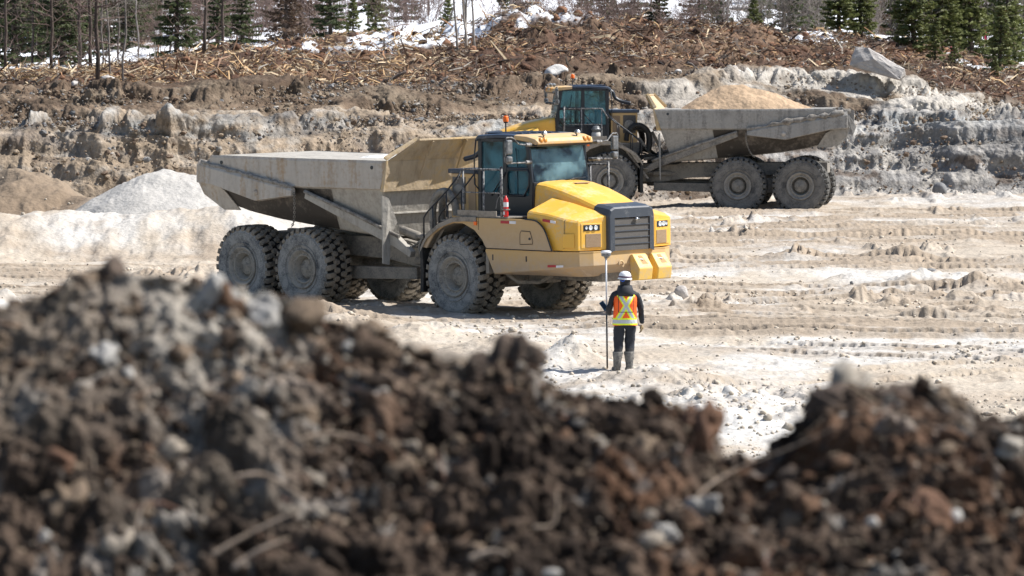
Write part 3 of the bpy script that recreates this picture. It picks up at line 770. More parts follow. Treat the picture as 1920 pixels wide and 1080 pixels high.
    # tow blocks
    for c in (-.02, .56):
        tb = MB(); w_ = .22
        prof = [(3.82, 1.42), (3.90, 1.44), (4.12, 1.14), (4.08, .88), (3.84, .86)]
        tb.side(prof, c, c + w_ * 1.9)
        o = A(tb, 'tow_bracket', 'clean_yellow', .02)
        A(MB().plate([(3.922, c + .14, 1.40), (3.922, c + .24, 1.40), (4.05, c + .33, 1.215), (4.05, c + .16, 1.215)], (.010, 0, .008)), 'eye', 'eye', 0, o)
        A(MB().tube([(3.93, c + .08, 1.34), (4.02, c + .22, 1.32)], .012, 6), 'pin', 'white', 0, o)
    A(MB().tube([Vector((3.88, -.34, 1.24)) + Vector((0, .07 * math.cos(a), .07 * math.sin(a))) for a in [math.pi * (1.1 - 1.5 * k / 12) for k in range(13)]], .022, 8), 'tow_hook', 'bumper', 0)
    # fender, arch, mud flap each side
    for q in (-1, 1):
        f = MB()
        outer = [(-1.06, 1.52), (-.86, 1.80), (-.47, 2.04), (.0, 2.19), (.35, 2.215), (2.28, 2.215), (2.60, 2.19), (2.80, 2.08), (2.92, 1.93), (3.10, 1.56), (1.03, 1.56)]
        inner = [(1.0, 1.60), (.9, 1.74), (.66, 1.94), (.30, 2.075), (.0, 2.075), (-.32, 2.0), (-.66, 1.82), (-.9, 1.50)]
        f.side(outer + inner, q * 1.612, q * 1.662)
        fen = A(f, 'fender', 'yellow_low' if right_view else 'fender', .01)
        # roof of the arch across the tyre
        top = [(-1.06, 1.52), (-.86, 1.80), (-.47, 2.04), (.0, 2.19), (.35, 2.21), (.8, 2.21)]
        low = [(.8, 2.16), (.35, 2.12), (.0, 2.10), (-.42, 1.97), (-.78, 1.75), (-.98, 1.50)]
        A(MB().side(top + low, q * .92, q * 1.610), 'arch_liner', 'fender', .006, fen)
        lip = MB(); pp = [(-1.075, 1.50)] + [(x, z) for x, z in outer[:5]]
        lip.loft([[(x, q * 1.70, z - .09), (x, q * 1.70, z + .012), (x, q * 1.60, z + .014)] for x, z in pp] + [[(.75, q * 1.69, 2.12), (.75, q * 1.69, 2.225), (.75, q * 1.60, 2.227)]])
        A(lip, 'fender_lip', 'fender', 0, fen)
        ar = MB()
        ar.loft([[(x, q * 1.675, z), (x + .0, q * 1.69, z + .02), (x, q * 1.675, z + .13)] for x, z in [(.66, 1.99), (.82, 1.87), (.94, 1.74), (1.02, 1.58)]]) if False else None
        A(MB().side([(-1.10, 1.56), (-1.02, 1.56), (-.98, 1.0), (-1.0, .52), (-1.10, .52), (-1.08, 1.0)], q * 1.02, q * 1.69), 'mud_flap', 'black_rubber', .004)
        A(MB().side([(.95, 1.0), (1.05, 1.0), (1.05, 2.1), (.97, 2.1)], q * .92, q * 1.60), 'bulkhead', 'frame', .004, fen)
        seam = bez([(2.28, q * 1.668, 2.222), (2.62, q * 1.668, 2.195), (2.82, q * 1.668, 2.08), (2.94, q * 1.668, 1.93), (3.12, q * 1.665, 1.552)], 5)
        A(MB().tube(seam, .016, 5).tube([(1.02, q * 1.667, 1.552), (3.12, q * 1.665, 1.552)], .009, 4), 'seal', 'black', 0, fen)
        A(MB().tube([(.80, q * 1.665, 1.95), (.80, q * 1.665, 2.21)], .005, 4), 'panel_seam', 'black', 0, fen)
        # fuel door
        if q == s:
            fd = A(MB().side([(2.14, 1.68), (2.52, 1.70), (2.50, 1.80), (2.44, 1.95), (2.18, 1.955), (2.14, 1.9)], q * 1.660, q * 1.674), 'fuel_door', 'yellow_low', .006)
            out = [(2.13, q * 1.674, 1.67), (2.53, q * 1.674, 1.69), (2.51, q * 1.674, 1.80), (2.45, q * 1.674, 1.96), (2.17, q * 1.674, 1.965), (2.13, q * 1.674, 1.9), (2.13, q * 1.674, 1.67)]
            A(MB().tube(out, .006, 4).tube([(2.44, q * 1.66, 1.80), (2.44, q * 1.69, 1.80)], .028, 10), 'door_rim', 'black', 0, fd)
            for (xa, xb, mm) in ((1.52, 1.80, 'tape_red'), (1.80, 2.0, 'tape_white')):
                A(MB().box(xa, xb, q * 1.668 - .006, q * 1.668 + .006, 2.11, 2.17), 'reflective_tape', mm, 0, fen)
            A(MB().box(.68, .76, q * 1.69 - .01, q * 1.69 + .02, 2.05, 2.13), 'marker_lamp', 'orange_lens', .004)
    # chassis, axle, belly
    ch = MB(); ch.box(-1.55, 3.5, -.55, .55, .85, 1.45).box(-1.1, 1.0, -.80, .80, 1.2, 2.15)
    A(ch, 'chassis', 'frame', .02)
    ax = MB(); ax.tube([(0, -1.25, .93), (0, -.4, .93), (0, -.25, .93), (0, .25, .93), (0, .4, .93), (0, 1.25, .93)], [.16, .18, .34, .34, .18, .16], 16)
    ax.box(.1, 1.3, -.75, -.6, .8, .95).box(.1, 1.3, .6, .75, .8, .95)
    A(ax, 'front_axle', 'frame', .01)
    bel = MB(); bel.tube([(1.15, s * 1.15, .98), (1.4, s * 1.05, .80), (1.8, s * .8, .80), (2.1, s * .6, .98)], .05, 8)
    bel.box(1.3, 1.9, s * .45 - .2, s * .45 + .2, .78, .95)
    A(bel, 'steering_linkage', 'frame', .01)
    # ---------------- cab
    CY = .86
    cab = empty('cab'); cab.parent = T
    P_ = lambda mb, n, m, bev=.01: A(mb, n, m, bev, cab)
    def slab(xz, y0, y1): return MB().side(xz, y0, y1)
    fr = MB()
    X0, X1, X2 = -.08, .80, 1.66
    for q in (-1, 1):
        yo, yi = q * CY, q * (CY - .07)
        fr.side([(X0, 2.2), (X0 + .10, 2.2), (X0 + .14, 3.92), (X0 + .02, 3.92)], yo, yi)              # rear post
        fr.side([(X1 - .07, 2.2), (X1 + .07, 2.2), (X1 + .05, 3.9), (X1 - .06, 3.9)], yo, yi)          # middle post
        fr.side([(X2 - .10, 2.2), (X2, 2.2), (X2 + .02, 2.98), (X2 - .11, 3.86), (X2 - .20, 3.86), (X2 - .08, 2.98)], yo, yi)  # screen post
        fr.side([(X0 + .05, 3.84), (X2 - .12, 3.84), (X2 - .12, 3.92), (X0 + .05, 3.92)], yo, yi)
        fr.side([(X1 + .06, 3.22), (X2 - .06, 3.22), (X2 - .06, 3.29), (X1 + .06, 3.29)], yo, yi)
        fr.side([(X1 + .06, 2.30), (X2 - .06, 2.30), (X2 - .06, 2.70), (X2 - .22, 2.66), (X1 + .14, 2.66), (X1 + .06, 2.72)], yo, yi)
        fr.side([(X0 + .1, 2.2), (X2 - .05, 2.2), (X2 - .05, 2.32), (X0 + .1, 2.32)], yo, yi)
    fr.box(X0, X2, -CY + .001, CY - .001, 2.14, 2.21)
    fr.box(X0, X0 + .06, -CY + .07, CY - .07, 2.21, 2.75).box(X0 + .02, X0 + .07, -CY + .07, CY - .07, 3.80, 3.9)
    for yy in (-CY + .07, -.05, CY - .17): fr.box(X0 + .005, X0 + .065, yy, yy + .10, 2.75, 3.8)
    fr.hexa([(X2 - .05, -CY + .02, 2.3), (X2 + .03, -CY + .02, 2.3), (X2 + .03, CY - .02, 2.3), (X2 - .05, CY - .02, 2.3), (X2 - .05, -CY + .02, 2.97), (X2 + .05, -CY + .02, 2.97), (X2 + .05, CY - .02, 2.97), (X2 - .05, CY - .02, 2.97)])
    fr.box(X2 - .19, X2 - .09, -CY + .07, CY - .07, 3.74, 3.86)
    P_(fr, 'cab_frame', 'black', .012)
    # door panel low, both sides
    for q in (-1, 1):
        d = P_(slab([(X0 + .1, 2.32), (X1 - .07, 2.32), (X1 - .07, 2.72), (X0 + .12, 2.72)], q * (CY - .005), q * (CY - .05)), 'door', 'black')
        P_(slab([(X1 + .06, 2.31), (X2 - .08, 2.31), (X2 - .08, 2.68), (X1 + .06, 2.68)], q * (CY - .012), q * (CY - .05)), 'lower_panel', 'black')
        hnd = MB().tube([(X1 - .16, q * (CY + .0), 2.62), (X1 - .16, q * (CY + .05), 2.64), (X1 - .16, q * (CY + .05), 2.84), (X1 - .16, q * (CY + .0), 2.86)], .013, 6)
        A(hnd, 'handle', 'black', 0, cab)
        for poly in ([(X0 + .10, 2.72), (X1 - .07, 2.72), (X1 - .06, 3.84), (X0 + .13, 3.84)], [(X1 + .06, 3.29), (X2 - .07, 3.29), (X2 - .13, 3.84), (X1 + .06, 3.84)], [(X1 + .06, 2.68), (X2 - .08, 2.68), (X2 - .05, 3.22), (X1 + .06, 3.22)]):
            P_(slab(poly, q * (CY - .035), q * (CY - .045)), 'side_window', 'glass', 0)
        # hexagon trim of the front lower light
        P_(MB().tube([(X1 + .12, q * CY, 2.72), (X1 + .06, q * CY, 2.86), (X1 + .08, q * CY, 3.18), (X1 + .16, q * CY, 3.235), (X2 - .12, q * CY, 3.235), (X2 - .07, q * CY, 3.16), (X2 - .09, q * CY, 2.90), (X2 - .24, q * CY, 2.68), (X1 + .12, q * CY, 2.68)], .022, 6), 'window_trim', 'black', 0)
        P_(MB().tube([(X0 + .45, q * (CY + .01), 2.66), (X1 + .04, q * (CY + .02), 3.18)], .014, 5), 'door_stay', 'black', 0)
        P_(MB().tube([(X2 - .48, q * (CY - .03), 2.7), (X2 - .48, q * (CY - .03), 3.2)], .012, 4), 'window_bar', 'black', 0)
        P_(MB().tube([(X1 + .42, q * CY, 3.3), (X1 + .36, q * CY, 3.72)], .012, 4), 'wiper', 'black', 0)
        P_(MB().tube([(X0 - .04, q * CY, 3.88), (X0 - .08, q * (CY + .02), 3.5), (X0 - .08, q * (CY + .02), 2.9), (X0 + .04, q * CY, 2.78)], .016, 6), 'grab_rail', 'black', 0)
    P_(MB().hexa([(X2 + .025, -CY + .05, 2.96), (X2 + .035, -CY + .05, 2.96), (X2 + .035, CY - .05, 2.96), (X2 + .025, CY - .05, 2.96), (X2 - .115, -CY + .07, 3.76), (X2 - .105, -CY + .07, 3.76), (X2 - .105, CY - .07, 3.76), (X2 - .115, CY - .07, 3.76)]), 'windscreen', 'glass_clear', 0)
    P_(MB().box(X0 + .02, X0 + .03, -CY + .17, -.05, 2.75, 3.8).box(X0 + .02, X0 + .03, .05, CY - .17, 2.75, 3.8), 'rear_window', 'glass_clear', 0)
    # screen wiper
    P_(MB().tube([(X2 + .06, .1, 2.99), (X2 + .07, .35, 3.02), (X2 + .05, .72, 3.03)], .012, 5), 'wiper', 'black', 0)
    # roof
    rf = MB()
    rings = []
    for x, z, hw in ((X0 - .06, 3.93, .86), (X0 + .05, 3.985, .90), (.6, 4.02, .91), (1.15, 4.01, .91)):
        rings.append([(x, -hw, z - .09), (x, -hw, z - .02), (x, -hw + .07, z), (x, hw - .07, z), (x, hw, z - .02), (x, hw, z - .09)])
    rf.loft(rings, closed=True, caps=True)
    for k in range(6): rf.box(.0, 1.1, -.62 + k * .22, -.56 + k * .22, 4.0, 4.035)
    roof = P_(rf, 'roof', 'roof_dark', .012)
    cp = MB(); rings = []
    for x, z, hw, th in ((1.15, 4.005, .905, .10), (1.55, 3.985, .90, .13), (1.78, 3.93, .86, .14), (1.84, 3.86, .82, .06)):
        rings.append([(x, -hw, z - th), (x, -hw, z - .02), (x, -hw + .08, z), (x, hw - .08, z), (x, hw, z - .02), (x, hw, z - th)])
    cp.loft(rings, closed=True, caps=True)
    capo = P_(cp, 'roof_cap', 'roof_tan', .012)
    vis = MB().hexa([(1.45, -.84, 3.80), (1.80, -.84, 3.75), (1.80, .84, 3.75), (1.45, .84, 3.80), (1.45, -.84, 3.835), (1.83, -.84, 3.80), (1.83, .84, 3.80), (1.45, .84, 3.835)])
    P_(vis, 'sun_visor', 'black', .008)
    for q in (-1, 1):
        for yy in (.60, .72):
            A(MB().lathe([(0, .05), (.05, .045), (.055, .02), (.055, -.05)], 16, (1.80, q * yy, 3.885), 'X'), 'roof_lamp', 'amber', 0, cab)
        for yy in (.50,):
            wl = MB().lathe([(0, .065), (.05, .06), (.055, .05)], 16, (1.70, q * yy - .02, 4.03), 'X')
            bx_ = MB().lathe([(.055, .05), (.06, .0), (.03, -.06), (0, -.065)], 16, (1.70, q * yy - .02, 4.03), 'X').tube([(1.69, q * yy - .02, 3.93), (1.69, q * yy - .02, 4.02)], .014, 6)
            o = A(bx_, 'work_light', 'mirror', 0, cab); wl.build('lens', M['lamp_glass'], o)
        # mirrors on tubes
        Yh = q * 1.62; bz = (3.42, 3.80)
        mt = MB()
        for z in bz: mt.tube([(1.62, q * .90, z), (1.78, q * 1.0, z), (1.78, q * 1.14, z)], .042, 8, False)
        mt.tube([(1.78, q * 1.14, 3.80), (1.77, q * 1.34, 3.82), (1.76, q * 1.46, 3.93), (1.75, q * 1.52, 3.97), (1.74, q * 1.66, 3.97), (1.73, q * 1.69, 3.93), (1.73, q * 1.69, 3.45), (1.74, q * 1.66, 3.41), (1.78, q * 1.14, 3.42)], .017, 7)
        mo = A(mt, 'mirror_bracket', 'rail_tube', 0)
        m1 = MB().box(1.70, 1.79, q * 1.60 - .10, q * 1.60 + .07, 3.60, 3.92)
        A(m1, 'mirror', 'mirror', .03, mo); A(MB().box(1.66, 1.80, q * 1.60 - .10, q * 1.60 + .07, 3.42, 3.57), 'mirror', 'mirror', .04, mo)
        A(MB().box(1.692, 1.699, q * 1.60 - .08, q * 1.60 + .05, 3.62, 3.90), 'mirror_glass', 'chrome', 0, mo)
    # beacon
    bx, by = .10, -.30 * s * -1 if False else (.02 if right_view else 0)
    bx, by = (-.02, -.05) if right_view else (1.0, -.3)
    bc = A(MB().tube([(bx, by, 3.95), (bx, by, 4.24)], .016, 8).tube([(bx, by, 4.22), (bx, by, 4.25)], .05, 12), 'beacon', 'black', 0)
    A(MB().lathe([(.06, 0), (.064, .03), (.058, .11), (.045, .13), (0, .132)], 16, (bx, by, 4.25), 'Z'), 'beacon_lens', 'orange_lens', 0, bc)
    # rear cab duct, dark, sweeping down and back
    A(MB().tube(bez([(X0 + .05, -.3, 3.92), (X0 - .10, -.3, 3.85), (X0 - .16, -.3, 3.66), (X0 - .34, -.3, 3.53), (X0 - .68, -.3, 3.44)], 6), [.05] * 19 + [.06, .065, .07, .07, .07, .065], 10) if False else
      MB().tube(bez([(X0 + .05, -.55 * -s if not right_view else -.55, 3.90), (X0 - .14, (-.55 if right_view else .55), 3.80), (X0 - .22, (-.55 if right_view else .55), 3.62), (X0 - .42, (-.55 if right_view else .55), 3.50), (X0 - .74, (-.55 if right_view else .55), 3.43)], 6), .055, 10), 'exhaust_pipe', 'black', 0)
    # interior
    inn = MB().box(X0 + .3, X0 + .85, -.28, .28, 2.55, 2.75).hexa([(X0 + .28, -.26, 2.7), (X0 + .42, -.26, 2.7), (X0 + .42, .26, 2.7), (X0 + .28, .26, 2.7), (X0 + .12, -.24, 3.45), (X0 + .24, -.24, 3.45), (X0 + .24, .24, 3.45), (X0 + .12, .24, 3.45)])
    P_(inn, 'seat', 'seat', .03)
    P_(MB().box(1.35, 1.60, -.75, .75, 2.3, 2.93).box(X0 + .4, X0 + 1.0, -.2, .2, 2.21, 2.55), 'dashboard', 'seat', .03)
    sw = MB().tube([Vector((1.17, 0, 3.0)) + Vector((.09 * math.sin(a), .20 * math.cos(a), .18 * math.sin(a))) for a in [2 * math.pi * k / 24 for k in range(25)]], .017, 7, caps=False).tube([(1.17, -.19, 3.0), (1.17, .19, 3.0)], .014, 5).tube([(1.17, 0, 3.0), (1.35, 0, 2.75)], .03, 8)
    P_(sw, 'steering_wheel', 'seat', 0)
    P_(MB().lathe([(0, .01), (.11, 0), (0, -.01)], 16, (1.42, .02 - .3, 3.58), 'X').tube([(1.42, -.28, 3.6), (1.44, -.12, 3.74)], .01, 5), 'rear_view_mirror', 'roof_tan', 0)
    # ---------------- deck, rails, steps on the seen side
    for q in (-1, 1):
        dk = MB().box(.05, 1.72, q * .90, q * 1.64, 2.222, 2.25)
        deck = A(dk, 'deck', 'frame', .005)
        A(MB().box(.10, 1.35, q * 1.62, q * 1.645, 2.25, 2.37), 'kick_plate', 'fender', .004, deck)
        Y = q * 1.615; tb = MB()
        for x in (.27, .93): tb.tube([(x, Y, 2.24), (x, Y, 2.34), (x, Y, 3.29)], [.034, .022, .022], 8)
        tb.tube([(1.50, Y, 2.24), (1.50, Y, 3.34)], .030, 8)
        tb.tube([(1.5, Y, 3.27), (.33, Y, 3.27), (.24, Y, 3.25), (.16, Y, 3.12), (.05, Y, 2.95)], .021, 8)
        tb.tube([(1.5, Y, 2.76), (.27, Y, 2.76)], .014, 8)
        A(tb, 'hand_rail', 'rail_tube', 0, deck)
        # stair rails running back and down to the hitch
        st_ = MB()
        for dy in (0, .45):
            yy = q * (1.60 - dy)
            st_.tube([(.20, yy, 3.20), (-.25, yy, 2.80), (-.95, yy, 2.28), (-1.05, yy, 2.16), (-1.05, yy, 1.72)], .019, 7)
            st_.tube([(-.30, yy, 2.20), (-.30, yy, 2.74)], .015, 6).tube([(-.75, yy, 1.9), (-.75, yy, 2.42)], .015, 6)
        A(st_, 'stair_rail', 'black', 0, deck)
        sp = MB()
        for k in range(4): sp.box(-.62 - .22 * k, -.38 - .22 * k, q * 1.02, q * 1.48, 2.1 - .27 * k, 2.13 - .27 * k)
        sp.side([(-.3, 2.16), (-.38, 2.16), (-1.32, .98), (-1.24, .98)], q * 1.0, q * 1.02).side([(-.3, 2.16), (-.38, 2.16), (-1.32, .98), (-1.24, .98)], q * 1.48, q * 1.5)
        A(sp, 'stairs', 'frame', .004)
    if right_view:
        ex = MB().lathe([(0, 0), (.050, .0), (.055, .03), (.055, .36), (.04, .41), (.02, .43), (.018, .46), (0, .46)], 18, (1.62, s * 1.60, 2.25), 'Z')
        e = A(ex, 'fire_extinguisher', 'red', 0)
        A(MB().lathe([(.0565, .22), (.0565, .32)], 18, (1.62, s * 1.60, 2.25), 'Z').box(1.60, 1.64, s * 1.60 - .062, s * 1.60 - .055, 2.30, 2.37), 'sticker', 'white', 0, e)
        A(MB().box(1.55, 1.69, s * 1.60 - .06, s * 1.60 + .06, 2.40, 2.425), 'strap', 'frame', 0, e)
        A(MB().tube(bez([(1.60, s * 1.6, 2.70), (1.44, s * 1.6, 2.70), (1.35, s * 1.6, 2.6), (1.30, s * 1.6, 2.42)], 5), .011, 6), 'hose', 'mirror', 0, e)
    else:
        e = A(MB().lathe([(0, 0), (.14, 0), (.15, .03), (.15, .22), (.13, .24)], 20, (.42, s * 1.35, 2.25), 'Z'), 'air_filter', 'can', 0)
        A(MB().lathe([(.13, .24), (.13, .30), (.16, .31), (.16, .36), (.12, .37), (.12, .41), (.08, .45), (0, .46)], 20, (.42, s * 1.35, 2.25), 'Z'), 'cap', 'mirror', 0, e)
    # cooler cabinet behind the cab
    cbx = MB().box(-1.02, -.14, -.80, .80, 2.14, 3.12)
    cb = A(cbx, 'engine_cabinet', 'roof_tan' if right_view else 'yellow_low', .02)
    A(MB().box(-1.08, -.10, -.84, .84, 3.12, 3.22), 'lid', 'roof_dark', .02, cb)
    for q in (-1, 1):
        A(MB().box(-.44, -.20, q * .80, q * .815, 2.3, 3.02), 'vent_panel', 'mesh_dust', .004, cb)
        A(MB().box(-.96, -.54, q * .80, q * .815, 2.45, 3.04), 'louvre_panel', 'grille', .004, cb)
        A(MB().lathe([(0, .86), (.15, .86), (.17, .80)], 20, (-.74, 0, 2.72), 'Y') if q > 0 else MB().lathe([(0, -.86), (.15, -.86), (.17, -.80)], 20, (-.74, 0, 2.72), 'Y'), 'round_cover', 'fender', 0, cb)
    # ---------------- rear unit frame of reference
    Rm = Matrix.Translation((-1.6, 0, -.15 if loaded else 0)) @ Matrix.Rotation(art, 4, 'Z') @ Matrix.Translation((1.6 + shift, 0, 0))
    def RR(mb, n, m, bev=.012, par=None):
        o = mb.build(n, M[m] if isinstance(m, str) else m, par or T, bev)
        if par is None: o.matrix_local = Rm
        return o
    body = 'body' if right_view else 'rail_grey'
    # tub sections: x at top, profile
    def sect(xt, zt, zrb, zb, yb, dx, yr=1.60, zin=.06):
        sx = lambda z: xt - dx * (zt - z)
        o = [(1.60, zt), (1.62, zt - .06), (1.60, zrb + .02), (yr - .08, zrb), (yb + .10, zb + .25), (yb, zb + .04), (yb - .1, zb)]
        i = [(yb - .14, zb + zin), (yb + .02, zb + .30), (1.40, zrb), (1.44, zt - .01)]
        half = o + i
        ring = [(sx(z), -y, z) for y, z in o] + [(sx(z), y, z) for y, z in o[::-1]] + [(sx(z), y, z) for y, z in i] + [(sx(z), -y, z) for y, z in i[::-1]]
        return ring
    tub = MB()
    def hbx(z): return -2.30 - (3.42 - z) * .34
    secs = [sect(-2.30, 3.40, 2.74, 1.66, 1.10, .34), sect(-3.4, 3.405, 2.74, 1.72, 1.12, .22), sect(-5.0, 3.41, 2.74, 1.84, 1.16, .05), sect(-6.4, 3.42, 2.76, 1.98, 1.2, 0), sect(-7.3, 3.43, 2.80, 2.12, 1.25, -.02), sect(-8.1, 3.44, 2.85, 2.30, 1.30, -.10)]
    n_o = 7
    full = secs
    # outer low shell (side below rail + floor)
    sh = MB()
    sh.loft([[r[k] for k in range(3, 11)] for r in full])
    sh.loft([[r[k] for k in list(range(14, 22))] for r in full])
    tubo = RR(sh, 'dump_body', body, 0)
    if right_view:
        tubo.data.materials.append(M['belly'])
    # lower rear panels with the cavity's shade in their colour lie proud of the shell
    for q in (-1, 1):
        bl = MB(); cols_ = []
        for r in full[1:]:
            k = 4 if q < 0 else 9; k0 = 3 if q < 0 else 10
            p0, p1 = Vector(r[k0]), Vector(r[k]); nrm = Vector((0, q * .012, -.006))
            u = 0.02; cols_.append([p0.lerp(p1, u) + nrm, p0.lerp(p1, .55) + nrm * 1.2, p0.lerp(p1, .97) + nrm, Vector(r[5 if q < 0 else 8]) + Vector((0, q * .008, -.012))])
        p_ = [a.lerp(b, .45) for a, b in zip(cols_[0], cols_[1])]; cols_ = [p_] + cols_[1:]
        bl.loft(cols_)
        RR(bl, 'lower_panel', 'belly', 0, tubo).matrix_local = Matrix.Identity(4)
        # rail
        rl = MB(); rl.loft([[r[k] for k in ((0, 1, 2, 3) if q < 0 else (13, 12, 11, 10))] + [r[20] if q < 0 else r[15], r[21] if q < 0 else r[14]] for r in [sect(-2.30, 3.40, 2.74, 1.66, 1.10, .34), sect(-3.4, 3.405, 2.74, 1.72, 1.12, .22), sect(-5.0, 3.41, 2.74, 1.84, 1.16, .05), sect(-6.4, 3.42, 2.76, 1.98, 1.2, 0), sect(-7.3, 3.43, 2.80, 2.12, 1.25, -.02), sect(-8.25, 3.44, 2.85, 2.30, 1.30, .14)]], closed=True, caps=True)
        ro = RR(rl, 'side_rail', 'rail' if right_view else 'rail_grey', .015)
        for xx, zz in ((-2.75, 3.24), (-7.85, 3.27)):
            RR(MB().tube([(xx, q * 1.60, zz), (xx, q * 1.632, zz)], .042, 12), 'hole', 'black', 0, ro).matrix_local = Matrix.Identity(4)
        # deflector plate under the tail of the rail
        zt = lambda x: 2.66 + (-5.3 - x) * .165
        bot = [(-5.35, 2.56), (-6.6, 2.42), (-7.3, 2.58), (-8.1, 2.76), (-8.62, 2.80)]
        df = MB(); rings = []
        for x, zb_ in bot:
            rings.append([(x, q * 1.60, zt(x) + .14), (x, q * 1.72, zt(x)), (x, q * 1.73, zb_), (x, q * 1.58, zb_ - .02)])
        df.loft(rings, closed=True, caps=True)
        dfo = RR(df, 'tail_stiffener', 'rail' if right_view else 'rail_grey', .012)
        cr = MB(); rr_ = random.Random(4 + int(loaded))
        n = 26; pts = []; rs = []
        xa, xb = (-5.35, -8.5)
        for i in range(n + 1):
            x = xa + (xb - xa) * i / n; big = (loaded and x < -6.1)
            pts.append((x, q * (1.655 + rr_.uniform(-.02, .02)), zt(x) + .075 + rr_.uniform(-.015, .02) + (.03 if big else 0))); rs.append((.045 + rr_.uniform(-.012, .022)) * (1.9 if big else 1) + (.03 * math.sin(i * 1.9) if big else 0))
        RR(cr.tube(pts, rs, 9), 'caked_mud', 'caked', 0, dfo).matrix_local = Matrix.Identity(4)
        RR(MB().lathe([(0, 0), (.05, 0), (.075, -q * .03), (.075, -q * .05)], 12, (-6.55, q * 1.765, 2.60), 'Y') , 'pin_boss', 'rail', 0, dfo).matrix_local = Matrix.Identity(4)
        # tail plate
        tp = MB().plate([(-8.20, q * 1.60, 3.44), (-8.36, q * 1.60, 3.30), (-8.70, q * 1.60, 2.80), (-8.60, q * 1.52, 2.52), (-8.10, q * 1.34, 2.16), (-7.6, q * 1.28, 2.16), (-7.9, q * 1.5, 2.62), (-8.2, q * 1.56, 2.78)], (0, -q * .04, 0))
        RR(tp, 'tail_plate', 'rail' if right_view else 'rail_grey', .008)
        # hoist cylinder with its cover
        hc = MB().plate([(-5.0, q * 1.60, 2.66), (-5.05, q * 1.60, 2.50), (-2.35, q * 1.34, 1.46), (-1.9, q * 1.30, 1.24), (-1.85, q * 1.30, 1.38), (-2.3, q * 1.34, 1.70)], (0, -q * .16, 0))
        ho = RR(hc, 'hoist_cylinder', 'body' if right_view else 'frame', .02)
        RR(MB().tube([(-5.02, q * 1.60, 2.66), (-3.6, q * 1.46, 2.2), (-2.2, q * 1.33, 1.70)], .045, 8), 'hose', 'caked', 0, ho).matrix_local = Matrix.Identity(4)
        RR(chain([(-5.32, q * 1.66, 2.60), (-5.34, q * 1.63, 2.3), (-5.45, q * 1.55, 2.0), (-5.60, q * 1.5, 1.82)], .010), 'chain', 'frame', 0)
        # front gusset fin
        RR(MB().plate([(-2.50, q * 1.58, 2.62), (-2.52, q * 1.56, 1.10), (-2.50, q * 1.38, 1.06), (-2.50, q * 1.30, 1.75), (-2.46, q * 1.16, 2.0), (-2.44, q * 1.42, 2.55)], (.03, 0, 0)), 'mud_guard', body, .006)
    # headboard
    hbm = 'headboard'
    def hp(z): return hbx(z)
    h = MB()
    h.hexa([(hp(2.70) + .02, -1.56, 2.70), (hp(2.70) + .10, -1.56, 2.70), (hp(2.70) + .10, 1.56, 2.70), (hp(2.70) + .02, 1.56, 2.70), (hp(3.38) - .05, -1.58, 3.38), (hp(3.38) + .03, -1.58, 3.38), (hp(3.38) + .03, 1.58, 3.38), (hp(3.38) - .05, 1.58, 3.38)])
    h.plate([(hp(3.36) - .02, -1.58, 3.37), (hp(3.36) - .02, 1.58, 3.37), (hp(3.86) + .16, .92, 3.84), (hp(3.86) + .16, -.92, 3.84)], (.04, 0, 0))
    ho = RR(h, 'headboard', hbm, .008)
    h = MB().hexa([(hp(1.66), -1.10, 1.66), (hp(1.66) + .04, -1.10, 1.66), (hp(1.66) + .04, 1.10, 1.66), (hp(1.66), 1.10, 1.66), (hp(2.70), -1.50, 2.72), (hp(2.70) + .04, -1.50, 2.72), (hp(2.70) + .04, 1.50, 2.72), (hp(2.70), 1.50, 2.72)])
    h.box(hp(2.2), hp(2.2) + .08, -1.3, 1.3, 2.18, 2.22)
    RR(h, 'front_wall', 'body' if not loaded else 'rail_grey', .006)
    fl = MB()
    for q in (-1, 1):
        fl.plate([(hp(3.4) + .03, q * 1.60, 3.40), (hp(3.86) + .19, q * .93, 3.85), (hp(3.86) + .13, q * .93, 3.87), (hp(3.4) - .06, q * 1.60, 3.44)], (-.02, 0, .04))
        fl.plate([(hp(2.70) + .04, q * 1.60, 2.70), (hp(2.70) + .16, q * 1.62, 2.70), (hp(3.40) + .05, q * 1.62, 3.40), (hp(3.40) - .04, q * 1.60, 3.40)], (0, -q * .05, 0))
        fl.plate([(hp(3.1) + .03, q * .55, 2.95), (hp(3.1) + .12, q * .55, 3.1), (hp(3.86) + .26, q * .52, 3.80), (hp(3.86) + .16, q * .52, 3.83)], (0, .03, 0))
    fl.hexa([(hp(3.86) + .13, -.93, 3.83), (hp(3.86) + .24, -.93, 3.83), (hp(3.86) + .24, .93, 3.83), (hp(3.86) + .13, .93, 3.83), (hp(3.86) + .13, -.93, 3.87), (hp(3.86) + .24, -.93, 3.87), (hp(3.86) + .24, .93, 3.87), (hp(3.86) + .13, .93, 3.87)])
    RR(fl, 'headboard_flange', 'headboard', .004, ho).matrix_local = Matrix.Identity(4)
    # rear frame
    rfm = MB()
    for q in (-1, 1):
        rfm.side([(-1.75, 1.0), (-1.75, 1.42), (-3.0, 1.62), (-7.9, 1.66), (-7.9, 1.30), (-3.4, 1.14), (-2.4, .98)], q * .42, q * .60)
    rfm.box(-2.3, -1.8, -.42, .42, 1.0, 1.4).box(-4.2, -3.9, -.42, .42, 1.2, 1.6).box(-6.2, -5.9, -.42, .42, 1.25, 1.62).box(-7.9, -7.6, -.42, .42, 1.3, 1.62)
    RR(rfm, 'rear_frame', 'frame', .015)
    rfm = MB()
    for q in (-1, 1):
        rfm.side([(-2.2, .72), (-2.2, .98), (-4.6, .95), (-4.6, .66)], q * .62, q * .80)
        rfm.side([(-4.9, .9), (-5.6, .66), (-6.6, .66), (-7.3, .9), (-6.5, 1.14), (-5.7, 1.14)], q * .85, q * 1.0)
